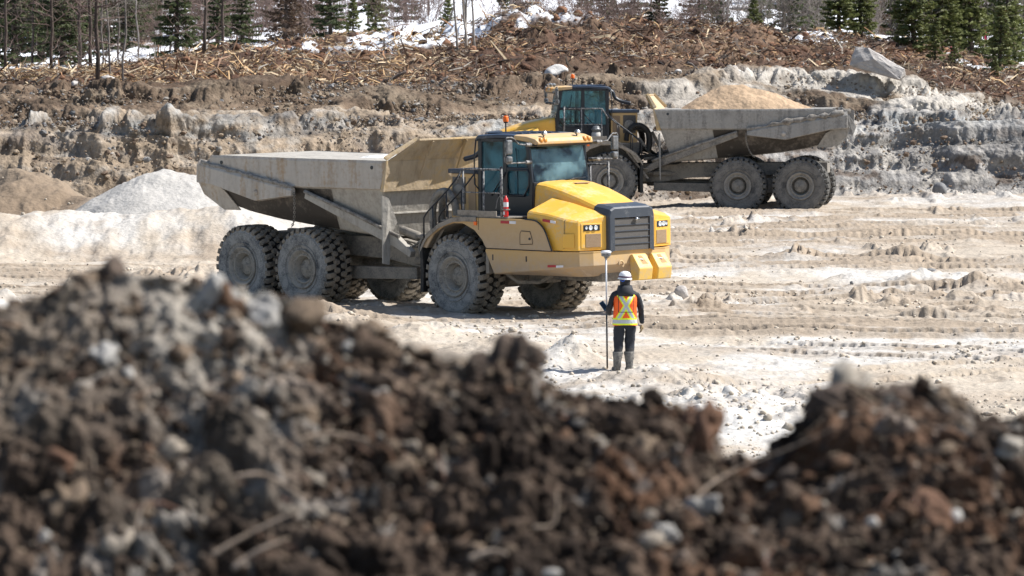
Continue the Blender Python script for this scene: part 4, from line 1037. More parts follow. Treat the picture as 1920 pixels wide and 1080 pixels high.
    rfm.tube([(-5.05, -1.25, .93), (-5.05, -.3, .93), (-5.05, 0, .93), (-5.05, .3, .93), (-5.05, 1.25, .93)], [.15, .18, .34, .18, .15], 14)
    rfm.tube([(-7.1, -1.25, .93), (-7.1, -.3, .93), (-7.1, 0, .93), (-7.1, .3, .93), (-7.1, 1.25, .93)], [.15, .18, .34, .18, .15], 14)
    rfm.tube([(-1.4, 0, 1.0), (-7.1, 0, .98)], .09, 10)
    RR(rfm, 'suspension', 'frame', .015)
    # hitch with cylinders and hoses (front unit side)
    hi = MB().box(-1.9, -1.2, -.45, .45, .88, 1.45).tube([(-1.6, 0, .70), (-1.6, 0, 1.62)], .16, 16)
    for q in (-1, 1):
        hi.tube([(-.95, q * .72, 1.12), (-1.5, q * .78, 1.14), (-1.52, q * .78, 1.14), (-2.3, q * .70, 1.12)], [.05, .05, .085, .085], 12)
        hi.tube([(-1.20, q * 1.0, 1.62), (-1.9, q * .98, 1.70), (-1.92, q * .98, 1.70), (-2.5, q * .95, 1.82)], [.06, .06, .10, .10], 12)
        hi.tube([(-1.2, q * .75, 1.42), (-1.0, q * .75, 1.45), (-.8, q * .7, 1.35)], .05, 8)
    A(hi, 'hitch', 'frame', .01)
    for q in (-1, 1):
        for j, (dy, tp_) in enumerate(((0, 2.72), (-.28, 2.60))):
            y = q * (1.02 + dy)
            c_, rs = hose([(-.62, y, 2.2), (-.66, y, 2.46), (-.86, y, tp_ - .03), (-1.12, y, tp_ - .02), (-1.34, y, 2.5), (-1.40, y, 2.2), (-1.36, y, 1.85)], .075)
            A(MB().tube(c_, rs, 10), 'flexible_hose', 'grey_tube' if right_view else 'black_rubber', 0)
        hm = MB()
        for j in range(4):
            y = q * (.5 + j * .14); hm.tube(bez([(-.95, y, 1.55), (-1.2, y, 1.85 + .05 * j), (-1.65, y + q * .05, 1.75), (-2.1, y + q * .1, 1.45), (-2.45, y + q * .1, 1.5)], 6), .026, 7)
        for j in range(2):
            y = q * (1.12 - j * .1); hm.tube(bez([(-1.0, y, 1.5), (-1.25, y, 1.74 - j * .08), (-1.6, y, 1.70 - j * .08), (-1.75, y, 1.4), (-1.5, y, 1.2)], 6), .028, 7)
        A(hm, 'hydraulic_hose', 'grey_tube' if right_view else 'black_rubber', 0)
    if not right_view:
        A(MB().tube([(-1.05, .9, 2.3), (-1.6, .9, 1.55), (-1.9, .9, 1.5)], .05, 8).tube([(-1.5, .8, 2.5), (-1.95, .8, 1.6)], .05, 8), 'hose_frame', 'frame', .01)
    # ---------------- wheels
    key = 'pale' if right_view else 'dark'
    rnd = random.Random(3)
    for q in (-1, 1):
        rotz = Matrix.Identity(4) if q < 0 else Matrix.Rotation(math.pi, 4, 'Z')
        put_wheel(T, Matrix.Translation((0, q * 1.33, TR - .03)) @ rotz, rnd.uniform(0, 6), key)
        for xx in (-5.05, -7.10):
            put_wheel(T, Rm @ Matrix.Translation((xx, q * 1.33, TR - .03)) @ rotz, rnd.uniform(0, 6), key)
    return T, Rm
truck1, Rm1 = build_truck('dusty yellow dump truck nearest the camera, empty body, facing right towards the surveyor',
    (-.035, 106.29, -.06), (R(1.0), 0, R(-47.0)), R(1.5), 0.0, True, False, False)
T2 = dict(loc=(3.025, 158.384, 0.534), rz=R(186), art=R(-14), shift=.45)
truck2, Rm2 = build_truck('grey muddy dump truck farther back, heaped with sand, facing left behind the nearer truck',
    T2['loc'], (0, 0, T2['rz']), T2['art'], T2['shift'], False, True, True)

# sand load heaped in the far truck, resting in its body
def load(name, root, Rm, x0, x1, zt, h, sw, lab, colr, seed, peak=.45, hw=1.4):
    nx, ny = 150, 70; x = np.linspace(x0, x1, nx)[:, None] * np.ones((1, ny)); y = np.linspace(-hw, hw, ny)[None] * np.ones((nx, 1))
    u = (x - x0) / (x1 - x0); a = np.clip(np.where(u < peak, u / peak, (1 - u) / (1 - peak)), 0, 1); b_ = 1 - np.abs(y / hw) ** 1.6
    z = zt + h * (np.sin(a * math.pi / 2) ** (1.25)) * (.15 + .85 * b_) + sw * fbm(x * 2.2, y * 2.2, 4, seed) * .6 + sw * .25 * (billow(x * 6, y * 6, 3, seed + 1))
    V = np.stack([x, y, z], -1).reshape(-1, 3)
    c = np.array(colr) * (1 + .25 * fbm(x * 3, y * 3, 3, seed + 5).reshape(-1, 1))
    o = np_mesh(name, V, grid_faces(nx, ny), clodm if seed > 100 else soilm, c)
    bpy.context.view_layer.update()
    o.matrix_world = root.matrix_world @ Rm
    tag(o, lab, 'sand', kind='stuff'); return o
truck1.matrix_world; bpy.context.view_layer.update()
load('sand_load', truck2, Rm2, -2.45, -8.0, 3.12, 1.02, .14, 'heaped tan sand filling the body of the far truck', (.43, .31, .205), 11, .42)
load('sand_residue', truck1, Rm1, -3.0, -5.6, 3.12, .34, .05, 'pale leftover sand lying in the body of the near truck', (.62, .62, .6), 12, .4)

# ================================================================== TREES AND SHRUBS
def bark(name, a, b_, sc=6):
    m, nt, b = new_mat(name); b.inputs['Roughness'].default_value = .9
    tc = N(nt, 'ShaderNodeTexCoord').outputs['Object']
    mp = N(nt, 'ShaderNodeMapping'); mp.inputs['Scale'].default_value = (1, 1, .4); nt.links.new(tc, mp.inputs[0])
    f = ramp(nt, noise(nt, mp.outputs[0], sc, 6), .35, .65); nt.links.new(mix(nt, f, a, b_), b.inputs['Base Color']); bump(nt, b, f, .6, .02); return m
M['bark_grey'] = bark('grey_bark', (.11, .09, .08), (.27, .24, .215))
M['bark_pale'] = bark('pale_birch_bark', (.24, .20, .17), (.52, .48, .43))
M['bark_dark'] = bark('dark_spruce_bark', (.055, .04, .032), (.14, .105, .085))
M['twig'] = bark('bare_twigs', (.11, .07, .06), (.23, .165, .14), 3)
M['twig_grey'] = bark('grey_twigs', (.15, .125, .11), (.28, .24, .21), 3)
M['twig_red'] = bark('reddish_twigs', (.13, .06, .045), (.26, .14, .10), 3)
def needle_mat(name, a, b_, c_):
    m, nt, b = new_mat(name); b.inputs['Roughness'].default_value = .6
    at_ = N(nt, 'ShaderNodeAttribute', attribute_name='soil')
    r = N(nt, 'ShaderNodeSeparateColor'); nt.links.new(at_.outputs['Color'], r.inputs[0])
    nt.links.new(mix(nt, r.outputs[1], mix(nt, r.outputs[0], a, b_), c_), b.inputs['Base Color'])
    tl = N(nt, 'ShaderNodeBsdfTranslucent'); nt.links.new(b.inputs['Base Color'].links[0].from_socket, tl.inputs[0])
    ms = N(nt, 'ShaderNodeMixShader'); ms.inputs[0].default_value = .25
    nt.links.new(b.outputs[0], ms.inputs[1]); nt.links.new(tl.outputs[0], ms.inputs[2]); nt.links.new(ms.outputs[0], nt.nodes['Material Output'].inputs[0]); return m
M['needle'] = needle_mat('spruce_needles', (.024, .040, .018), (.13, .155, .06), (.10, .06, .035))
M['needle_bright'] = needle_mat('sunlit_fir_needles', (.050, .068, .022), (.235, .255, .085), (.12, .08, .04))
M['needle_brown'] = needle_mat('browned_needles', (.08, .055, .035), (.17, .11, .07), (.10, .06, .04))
def conifer_geo(h, rad, seed, bare=.08, dens=1.0, droop=.25, dead=.1):
    r = np.random.RandomState(seed); P, Dv, S, Cc = [], [], [], []; limbs = []
    z = h * bare
    while z < h * .985:
        f = 1 - (z - h * bare) / (h * (1 - bare)); L0 = rad * (f ** .85) * (.75 + .5 * r.rand()) + .08
        k = r.randint(4, 7); a0 = r.rand() * 6.28
        for j in range(k):
            if r.rand() < .12: continue
            a = a0 + j * 6.283 / k + r.normal() * .25; L = L0 * r.uniform(.65, 1.15)
            up = .35 * (1 - f) - droop * f + r.normal() * .08
            d = np.array([math.cos(a), math.sin(a), up]); d /= np.linalg.norm(d); base = np.array([0, 0, z])
            tip = base + d * L + np.array([0, 0, .10 * L]); limbs.append((base, tip, .012 + .008 * L))
            n = int((12 + 46 * L * dens) )
            s = r.rand(n) ** .7; s = .12 + .88 * s
            side = np.array([-d[1], d[0], 0]); wd = (1 - s) * L * .34 + .05
            off = r.uniform(-1, 1, n) * wd
            p = base + d * (s * L)[:, None] + side * off[:, None] + np.array([0, 0, 1.]) * (.10 * L * s * s - np.abs(off) * .25 + r.normal(size=n) * .03)[:, None]
            dd = d[None] * .7 + side[None] * (np.sign(off) * .8)[:, None] + r.normal(size=(n, 3)) * .3; dd[:, 2] -= .15
            P.append(p); Dv.append(dd); S.append(r.uniform(.10, .24, n) * (.7 + .3 * min(1, h / 5)))
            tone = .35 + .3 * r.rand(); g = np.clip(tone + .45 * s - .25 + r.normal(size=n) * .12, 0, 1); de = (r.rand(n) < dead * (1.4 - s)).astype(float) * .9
            Cc.append(np.stack([g, de, g * 0], 1))
        z += (.10 + .10 * r.rand()) * (.8 + .06 * h)
    P = np.concatenate(P); Dv = np.concatenate(Dv); S = np.concatenate(S); Cc = np.concatenate(Cc); n = len(P)
    Dv /= np.linalg.norm(Dv, axis=1)[:, None]; u = np.cross(Dv, r.normal(size=(n, 3))); u /= np.linalg.norm(u, axis=1)[:, None]
    V = np.stack([P - Dv * (S * .4)[:, None], P + u * (S * .20)[:, None], P + Dv * (S * .6)[:, None], P - u * (S * .20)[:, None]], 1).reshape(-1, 3)
    F = np.arange(4 * n).reshape(-1, 4)
    return V, F, np.repeat(Cc, 4, 0), limbs
def conifer(name, h, rad, seed, needle='needle', bark_='bark_dark', **kw):
    root = empty(name); V, F, c, limbs = conifer_geo(h, rad, seed, **kw)
    t = MB(); r = random.Random(seed); t.tube([(0, 0, -.4), (0, 0, 0), (r.uniform(-.05, .05), 0, h * .4), (0, 0, h)], [.028 * h ** .8 + .03, .024 * h ** .8 + .025, .016 * h ** .8 + .012, .008], 9)
    for a, b, w_ in limbs: t.tube([a, (a + b) / 2 - np.array([0, 0, .03]), b], [w_, w_ * .6, .004], 3, False, False)
    t.build('trunk', M[bark_], root, 0, False)
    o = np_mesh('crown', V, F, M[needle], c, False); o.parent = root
    return root
def branch_rec(mb, p, d, L, w_, lev, r, bend=.25, n=6, up=.15, minw=.004):
    pts = [p]; q = p.copy(); dd = d.copy(); seg = 5
    for i in range(seg):
        dd = (dd + Vector((r.gauss(0, bend), r.gauss(0, bend), r.gauss(0, bend) + up)) * .5).normalized(); q = q + dd * L / seg; pts.append(q.copy())
    mb.tube(pts, [max(minw, w_ * (1 - .75 * i / seg)) for i in range(seg + 1)], 3 if w_ < .02 else 7, True, False)
    if lev <= 0: return
    for k in range(n):
        i = r.randint(1, seg); a = Vector((r.gauss(0, 1), r.gauss(0, 1), r.gauss(.3, .6))).normalized(); e = (dd * .6 + a * .8).normalized()
        branch_rec(mb, pts[i], e, L * r.uniform(.35, .6), max(minw, w_ * .45), lev - 1, r, bend, max(3, n - 1), up, minw)
def bare_tree(name, h, seed, mat='bark_grey', tw='twig', lean=0., w_=None, nb=14, low=.25, stems=1):
    root = empty(name); r = random.Random(seed); t = MB(); c = MB(); w_ = w_ or .013 * h + .02
    for s_ in range(stems):
        ox, oy = (-.42 + .21 * s_ + r.uniform(-.05, .05), r.uniform(-.2, .2)) if stems > 1 else (0, 0); ln = lean + (r.uniform(-.12, .12) if stems > 1 else 0)
        pts = [Vector((ox, oy, -.3))]; 
        for i in range(1, 9): pts.append(Vector((ox + ln * h * (i / 8) + r.uniform(-.03, .03) * h * .25, oy + r.uniform(-.02, .02) * h * .2, h * i / 8)))
        t.tube(pts, [w_ * (1 - .65 * i / 8) for i in range(9)], 8, True, True)
        for k in range(nb):
            f = low + (1 - low) * r.random(); j = min(7, int(f * 8)); p = pts[j].lerp(pts[j + 1], f * 8 - j); a = r.uniform(0, 6.28)
            branch_rec(c, p, Vector((math.cos(a), math.sin(a), r.uniform(-.1, .6))).normalized(), h * r.uniform(.08, .2) * (1.25 - f * .6), w_ * .28, 2 if h > 4 else 1, r, .3, 4, .1, .0055)
    t.build('trunk', M[mat], root, 0, False); c.build('crown', M[tw], root, 0, False)
    return root
def shrub(name, h, seed, tw='twig', n=16, spread=.45, minw=.0055):
    root = MB(); r = random.Random(seed)
    for k in range(n):
        a = r.uniform(0, 6.28); d = Vector((math.cos(a) * spread * r.random(), math.sin(a) * spread * r.random(), 1)).normalized()
        branch_rec(root, Vector((math.cos(a) * .25 * r.random(), math.sin(a) * .25 * r.random(), -.15)), d, h * r.uniform(.55, 1.0), .013, 2, r, .22, 5, .05, minw)
    return root.build(name, M[tw], None, 0, False)
def put(o, px, d, sc=1, rot=0, lab=None, cat=None, group=None, dz=0):
    x = at(px, d); o.location = (x, d, ground_height(x, d) - .05 + dz); o.rotation_euler = (rng.gauss(0, .02), rng.gauss(0, .025), rot); o.scale = (sc, sc, sc); tag(o, lab, cat, group); return o
G_SP = 'spruces at the edge of the clearing'; G_TR = 'bare trunks at the edge of the clearing'; G_SH = 'bare shrubs at the forest edge'
rng = random.Random(77)
def place_set(proto, items, cat, group):
    """items: (px, depth, scale, label)"""
    ords = ['first', 'second', 'third', 'fourth', 'fifth', 'sixth', 'seventh', 'eighth', 'ninth', 'tenth', 'eleventh', 'twelfth', 'thirteenth', 'fourteenth', 'fifteenth', 'sixteenth', 'seventeenth', 'eighteenth', 'nineteenth', 'twentieth']
    ords += [t + '-' + o for t in ('twenty', 'thirty', 'forty', 'fifty', 'sixty') for o in ords[:9]]
    items = [it for it in items if -60 < it[0] < 1980]; fix = {}
    for lab in set(it[3] for it in items):
        same = sorted([i for i, it in enumerate(items) if it[3] == lab], key=lambda i: items[i][0])
        for k, i in enumerate(same): fix[i] = lab if len(same) == 1 else lab + ', ' + ords[k] + ' from left'
    for i, (px, d, sc, lab) in enumerate(items):
        lab = fix[i]
        o = proto if i == 0 else copy_tree(proto)
        put(o, px, d, sc, rng.uniform(0, 6.28), lab, cat, group)
dense = 'dark spruce in the dense stand at upper left'
denseB = 'pointed spruce behind the dense stand at upper left'
farR = 'green fir on the snow at upper right'
mid_sp = 'small spruce poking up from the snow behind the wood debris'
place_set(conifer('spruce_tree', 8.5, 1.45, 11, bare=.03, dens=1.9, dead=.18), [
    (28, 193, 1.0, dense), (78, 200, 1.05, dense), (118, 190, .9, dense), (-30, 196, 1.1, dense), (152, 204, 1.0, dense), (232, 210, .9, dense), (60, 214, 1.1, dense), (190, 216, 1.0, dense), (5, 222, 1.1, dense), (262, 222, .9, dense), (430, 224, .85, dense)], 'spruce tree', G_SP)
place_set(conifer('spruce_tree', 6.0, 1.05, 12, needle='needle', bare=.0, dens=2.0), [
    (332, 191, .95, 'full green spruce standing alone in front of the snow right of the thin bare trunks'), (620, 205, .80, 'pointed spruce rising behind the left end of the wood debris'),
    (1235, 200, .62, 'narrow bright green spruce behind the brown shrubs above the cab of the far truck'), (1425, 226, .75, 'short spruce between bare shrubs above the sand heap'),
    (295, 232, 1.0, denseB), (375, 238, .9, denseB), (105, 236, 1.1, denseB), (180, 240, 1.1, denseB), (1310, 232, .8, mid_sp), (1100, 244, .6, mid_sp), (500, 236, .8, mid_sp), (455, 206, .7, 'dark spruce among shrubs right of the bare trunks'), (408, 202, .75, 'dark spruce just behind the left debris pile'), (960, 226, .7, mid_sp), (1140, 222, .75, mid_sp), (1480, 218, .75, 'spruce between shrubs left of the fir pair'), (760, 232, .7, mid_sp), (1345, 224, .7, mid_sp)], 'spruce tree', G_SP)
place_set(conifer('fir_tree', 6.5, 1.15, 13, needle='needle_bright', bare=.0, dens=2.3, dead=.05), [
    (1572, 207, .85, 'bushy green fir on the left of the pair above the big grey boulder'), (1612, 209, .80, 'bushy green fir on the right of the pair above the big grey boulder'),
    (1712, 203, .95, 'tall yellow-green fir at the snow edge right of the big boulder'), (1765, 207, .95, farR), (1820, 209, 1.0, farR), (1668, 224, .9, farR), (1740, 214, 1.0, farR), (1795, 216, 1.0, farR), (1890, 212, .9, farR), (1870, 224, 1.0, farR), (1530, 230, .8, farR), (1905, 232, .95, farR), (1960, 222, 1.0, farR), (2010, 215, 1.0, farR)], 'fir tree', G_SP)
place_set(conifer('spruce_sapling', 2.3, .62, 14, needle='needle_bright', bare=.0, dens=1.6), [
    (660, 196, .78, 'little bright green sapling left of the snow patch behind the debris'), (705, 200, 1.0, 'young spruce at the left edge of the highest debris pile'),
    (1873, 199, 1.25, 'thin sapling standing on the sunlit snow at the far right'), (1752, 198, .85, 'low green sapling in front of the yellow-green fir'), (1790, 196, .6, 'small sapling just right of the pink ribbon stake'),
    (1865, 195, .45, 'stubby green seedling at the foot of the thin sapling far right'), (1412, 205, .8, 'young spruce above the right debris piles'), (838, 196, .7, 'small olive sapling left of the birch clump')], 'sapling', 'young conifers')
place_set(conifer('dry_spruce', 5.0, 1.0, 15, needle='needle_brown', bare=.04, dens=.8, dead=.6), [
    (535, 203, .9, 'brown half dead spruce among the bare shrubs at the upper left'), (565, 212, 1.0, 'brown dry spruce just right of the half dead one'), (1640, 222, .8, 'browned spruce behind the fir pair')], 'spruce tree', G_SP)
# tall bare trunks
tl = 'bare grey trunk at the left clearing edge'
tl2 = 'slim bare trunk at the left clearing edge'
place_set(bare_tree('bare_tree', 7.5, 21, 'bark_dark', 'twig', .02, .075, 26, .06), [
    (98, 180, .95, 'leaning grey trunk at the far left behind the pale root pile'), (183, 168, 1.15, 'thickest bare trunk left of the thin pair near the bank edge'), (172, 178, 1.0, tl), (150, 188, 1.0, tl), (385, 186, 1.0, tl), (416, 190, .9, tl), (140, 205, 1, tl), (690, 226, .8, tl), (12, 186, .9, tl), (1595, 236, .9, 'grey trunk behind the fir pair'), (62, 190, .8, tl), (350, 204, .8, tl)], 'bare tree', G_TR)
place_set(bare_tree('bare_tree', 7.5, 22, 'bark_grey', 'twig_grey', -.015, .042, 22, .10), [
    (208, 170, 1.0, 'slim straight trunk left of the other slim one near the bank edge'), (232, 167, 1.0, 'slim straight trunk closest to the bank edge'), (224, 182, .9, tl2), (192, 176, .9, tl2), (260, 200, .9, tl2), (320, 206, .9, tl2), (450, 210, .9, tl2), (1185, 230, .8, 'slim grey trunk behind the red-brown shrubs'), (1350, 236, .9, 'slim grey trunk among shrubs above the sand heap'), (1500, 238, .9, 'slim grey trunk on snow left of the firs')], 'bare tree', G_TR)
place_set(bare_tree('leaning_tree', 6.5, 23, 'bark_grey', 'twig_grey', -.30, .05, 10, .3), [
    (318, 205, .95, 'thin grey tree leaning left beside the lone full spruce'), (1362, 214, .9, 'bare tree leaning steeply to the left above the sand heap'), (470, 214, .9, 'thin leaning tree among shrubs at the upper left')], 'bare tree', G_TR)
place_set(bare_tree('birch_clump', 5.5, 24, 'bark_pale', 'twig_grey', .0, .05, 9, .35, stems=5), [
    (874, 184, 1.0, 'clump of pale birch stems growing out of the debris pile')], 'birch tree', None)
# bare shrubs
sh = 'leafless shrub at the forest edge'
a = []
for px in [90, 170, 250, 270, 300, 350, 380, 395, 420, 440, 470, 490, 515, 545, 575, 600, 640, 740, 770, 800]: a.append((px, rng.uniform(196, 226), rng.uniform(.9, 1.5), sh + ' on the left'))
place_set(shrub('bare_shrub', 2.0, 31, 'twig', 16), a, 'shrub', G_SH)
a = []
for px in [930, 985, 1030, 1080, 1110, 1140, 1165, 1200, 1225, 1265, 1290, 1320]: a.append((px, rng.uniform(192, 214), rng.uniform(.7, 1.35), sh + ' in the middle'))
place_set(shrub('bare_shrub', 1.8, 32, 'twig', 15), a, 'shrub', G_SH)
a = []
for px in [1345, 1370, 1400, 1445, 1470, 1500, 1540, 1640, 1685, 1740, 1800, 1840, 1900]: a.append((px, rng.uniform(206, 226), rng.uniform(.8, 1.4), sh + ' on the right'))
place_set(shrub('bare_shrub', 2.1, 33, 'twig_grey', 16), a, 'shrub', G_SH)
a = []
for i in range(34): a.append((rng.uniform(0, 1920), rng.uniform(226, 280), rng.uniform(.8, 1.4), 'leafless thicket far up the snowy slope'))
place_set(shrub('bare_thicket', 2.4, 34, 'twig', 11, .6, .006), a, 'shrub', 'far thickets')
a = []
for i in range(30): a.append((rng.choice([rng.uniform(-50, 480), rng.uniform(1450, 1980), rng.uniform(0, 420), rng.uniform(0, 1920)]), rng.uniform(228, 290), rng.uniform(.9, 1.3), 'spruce far back on the snowy slope'))
place_set(conifer('spruce_tree', 7.5, 1.2, 16, bare=.03, dens=1.2), a, 'spruce tree', 'far spruces')
a = []
for i in range(44): a.append((rng.uniform(0, 1920), rng.uniform(222, 290), rng.uniform(.8, 1.2), 'thin trunk far back on the snowy slope'))
place_set(bare_tree('bare_tree', 7, 25, 'bark_grey', 'twig', .03, .07, 12, .2), a, 'bare tree', 'far trunks')

# ================================================================== BOULDERS, LOGS, STAKE
def stone_mat(name, a, b_, c_, sc=2.0):
    m, nt, b = new_mat(name); b.inputs['Roughness'].default_value = .9
    tc = N(nt, 'ShaderNodeTexCoord').outputs['Object']
    f = ramp(nt, noise(nt, tc, sc, 8, .65), .35, .65); g = ramp(nt, noise(nt, tc, sc * 9, 4), .55, .75)
    nt.links.new(mix(nt, g, mix(nt, f, a, b_), c_), b.inputs['Base Color']); bump(nt, b, noise(nt, tc, sc * 4, 8, .7), .7, .05); return m
M['stone'] = stone_mat('grey_granite', (.34, .31, .29), (.52, .49, .46), (.22, .20, .19))
M['stone_white'] = stone_mat('whitish_stone', (.52, .50, .47), (.72, .70, .67), (.40, .38, .36), 3)
M['stone_dark'] = stone_mat('dark_stone', (.12, .12, .125), (.22, .22, .22), (.3, .3, .3), 3)
def boulder(name, px, d, dims, seed, mat, lab, rot=(0, 0, 0), dz=0, cuts=6, rough=.2, sub=4):
    V, F = rock_variant(sub, seed, rough, cuts); V = V * (np.array(dims) / np.array([1.6, 1.6, 1.6]))
    me = bpy.data.meshes.new(name); me.from_pydata(V.tolist(), [], F.tolist()); me.materials.append(M[mat]); me.polygons.foreach_set('use_smooth', [True] * len(F))
    o = bpy.data.objects.new(name, me); C.objects.link(o); x = at(px, d); o.location = (x, d, ground_height(x, d) + dz); o.rotation_euler = rot; tag(o, lab, 'boulder'); return o
def slab_boulder():
    # long angular slab lying tilted, its lit top face falling to the right
    P = [(-1.08, -.45, -.30), (.95, -.55, -.45), (1.05, .45, -.45), (-1.0, .5, -.3), (-.98, -.30, .62), (-.55, -.42, .80), (1.02, -.40, .10), (1.0, .45, .18), (-.5, .55, .85), (-.95, .4, .7), (-.2, -.62, .28), (1.12, -.1, -.1)]
    import bmesh
    bm = bmesh.new(); [bm.verts.new(p) for p in P]; bmesh.ops.convex_hull(bm, input=bm.verts); bmesh.ops.triangulate(bm, faces=bm.faces)
    bmesh.ops.subdivide_edges(bm, edges=bm.edges, cuts=7, use_grid_fill=True)
    bm.normal_update()
    for v in bm.verts:
        n = fbm(np.array([v.co.x * 1.6 + v.co.z]), np.array([v.co.y * 1.6 - v.co.z * 1.2]), 4, 3)[0]; m_ = fbm(np.array([v.co.x * 6 + v.co.z * 3]), np.array([v.co.y * 6 + v.co.z * 4]), 3, 7)[0]
        v.co += v.normal * (.07 * n + .03 * m_)
    me = bpy.data.meshes.new('boulder'); bm.to_mesh(me); bm.free(); me.materials.append(M['stone'])
    o = bpy.data.objects.new('boulder', me); C.objects.link(o); x = at(1645, 178.6); o.location = (x, 178.6, ztab(178.6, 124) ); o.rotation_euler = (R(-4), R(13), R(-6)); o.scale = (.95, .9, .72)
    tag(o, 'huge tilted grey slab boulder lying on the debris at the right', 'boulder')
slab_boulder()
boulder('boulder', 1043, 174.5, (.82, .7, .66), 3, 'stone_white', 'rounded whitish boulder just above the cab of the far truck', dz=.22, rot=(0, R(-12), .4))
boulder('stone', 1271, 176, (.30, .3, .22), 5, 'stone_white', 'small white stone at the debris edge left of the sand heap', dz=.12, sub=3)
boulder('stone', 205, 165.2, (.50, .4, .24), 6, 'stone', 'pale grey stone half buried under the slim trunks', dz=.28, rot=(0, .2, .5), sub=3)
boulder('stone', 140, 163, (.22, .5, .26), 7, 'stone', 'long narrow stone lying on the left bank', dz=.25, rot=(.2, .9, 0), sub=3)
boulder('stone', 1378, 178, (.36, .3, .36), 8, 'stone', 'upright tan stone on the pale ridge behind the sand heap', dz=.12, sub=3)
boulder('stone', 1762, 168.2, (.62, .5, .55), 9, 'stone_dark', 'dark brown lump at the foot of the bank on the right', dz=.12, sub=3)
boulder('stone', 1385, 178.5, (.6, .5, .4), 10, 'stone_white', 'whitish block on the ridge beside the upright tan stone', dz=.0, sub=3)
boulder('stone', 1743, 117.5, (.42, .4, .16), 11, 'stone_dark', 'dark flat stone lying on the white sand at the right', dz=.02, sub=3)
boulder('stone', 1598, 117, (.12, .12, .11), 12, 'stone_dark', 'tiny dark stone left of the flat dark one on the sand', dz=.05, sub=2)
boulder('stone', 1278, 111, (.34, .3, .28), 13, 'stone', 'grey stone on the sand just right of the tow brackets', dz=.04, sub=3)
boulder('stone', 1020, 172, (.9, .7, .4), 15, 'stone', 'low grey rock beneath the rounded whitish boulder', dz=-.02, sub=3)
def log(px, d, L, w_, ang, tilt, mat, lab, dz=.12, name='log', yaw=0.0):
    r = random.Random(int(px * 7 + d)); c = Vector((at(px, d), d, ground_height(at(px, d), d) + dz))
    dv = Vector((math.cos(ang) * math.cos(yaw), math.sin(yaw), math.sin(ang))).normalized(); pts = []
    for i in range(7):
        s_ = i / 6 - .5; pts.append(Vector((0, 0, 0)) + dv * L * s_ + Vector((r.uniform(-.02, .02), r.uniform(-.02, .02), r.uniform(-.02, .02))))
    m = MB().tube(pts, [w_ * (1 - .35 * i / 6) * r.uniform(.9, 1.1) for i in range(7)], 9)
    for k in range(2): 
        p = pts[r.randint(2, 5)]; m.tube([p, p + Vector((r.uniform(-.2, .2), r.uniform(-.1, .1), r.uniform(.05, .25)))], [w_ * .4, w_ * .15], 6)
    o = m.build(name, M[mat], None, 0, False); o.location = c; tag(o, lab, 'log'); return o
M['wood_pale'] = bark('stripped_pale_wood', (.36, .26, .17), (.62, .50, .36), 5)
M['wood_orange'] = bark('fresh_orange_wood', (.40, .22, .09), (.58, .38, .19), 5)
for a_ in [(972, 177, .75, .05, 1.45, 0, 'wood_pale', 'pale broken stump standing upright in the middle debris'), (985, 176.5, .85, .035, -.95, 0, 'bark_grey', 'grey limb leaning on the upright pale stump'),
           (960, 175.5, .62, .075, -.05, 0, 'bark_pale', 'short thick grey log lying below the upright stump'), (1133, 178, .85, .04, .55, 0, 'wood_pale', 'slender pale pole lying slanted above the far cab'),
           (740, 172, .95, .08, .45, 0, 'bark_dark', 'dark reddish log lying slanted in the left debris slope'), (830, 171, .5, .05, .7, 0, 'bark_grey', 'grey stub lying left of the birch clump foot'), (908, 181, .9, .045, -.25, 0, 'bark_pale', 'weathered grey log lying right of the birch stems'),
           (440, 171, .85, .05, -1.0, 0, 'wood_pale', 'pale splintered trunk leaning on the left debris pile'), (425, 170.5, .9, .03, -.8, 0, 'wood_orange', 'thin split orange branch beside the pale splintered trunk'),
           (575, 196, 1.3, .06, -.12, 0, 'wood_orange', 'orange barkless log lying on the snow at the upper left'), (255, 172, 1.1, .06, -.1, 0, 'wood_orange', 'orange rotten log lying left of the debris pile'), (290, 170, .9, .035, .5, 0, 'wood_pale', 'thin pale stick lying slanted near the left bank edge'),
           (1298, 176, .6, .045, 1.25, 0, 'bark_dark', 'dark upright stub above the left end of the sand heap'), (1560, 190, .7, .06, -1.1, 0, 'bark_grey', 'grey stub leaning at the top of the right debris pile'), (1505, 186, .25, .05, 1.4, 0, 'bark_pale', 'short white stub on the right debris pile'),
           (1455, 183, .9, .035, -.3, 0, 'wood_orange', 'orange branch across the right debris pile'), (1310, 181, 1.0, .04, -.55, 0, 'bark_grey', 'long grey branch on the debris left of centre right pile'), (1725, 178, .8, .025, .7, 0, 'wood_pale', 'thin pale stick right of the huge slab boulder'),
           (1570, 182, .5, .06, -1.2, 0, 'bark_dark', 'dark stub just left of the huge slab boulder'), (650, 178, .7, .04, .1, 0, 'bark_grey', 'grey branch lying low in the left half of the debris'), (820, 188, 1.0, .035, .9, 0, 'wood_orange', 'orange slanted branch on the highest debris pile'),
           (1840, 176, .7, .05, .8, 0, 'wood_orange', 'orange root end sticking up at the far right'), (150, 166, .55, .03, -.9, 0, 'bark_grey', 'grey stick half buried in the left bank'), (100, 171, .8, .025, 1.0, 0, 'wood_pale', 'pale root stick at the leaning far left trunk'),
           (1205, 190, .9, .03, 1.1, 0, 'wood_pale', 'upright thin pale stick behind the far cab'), (1070, 190, .8, .04, .1, 0, 'bark_dark', 'dark limb lying on the snow patch in the middle')]:
    log(*a_)
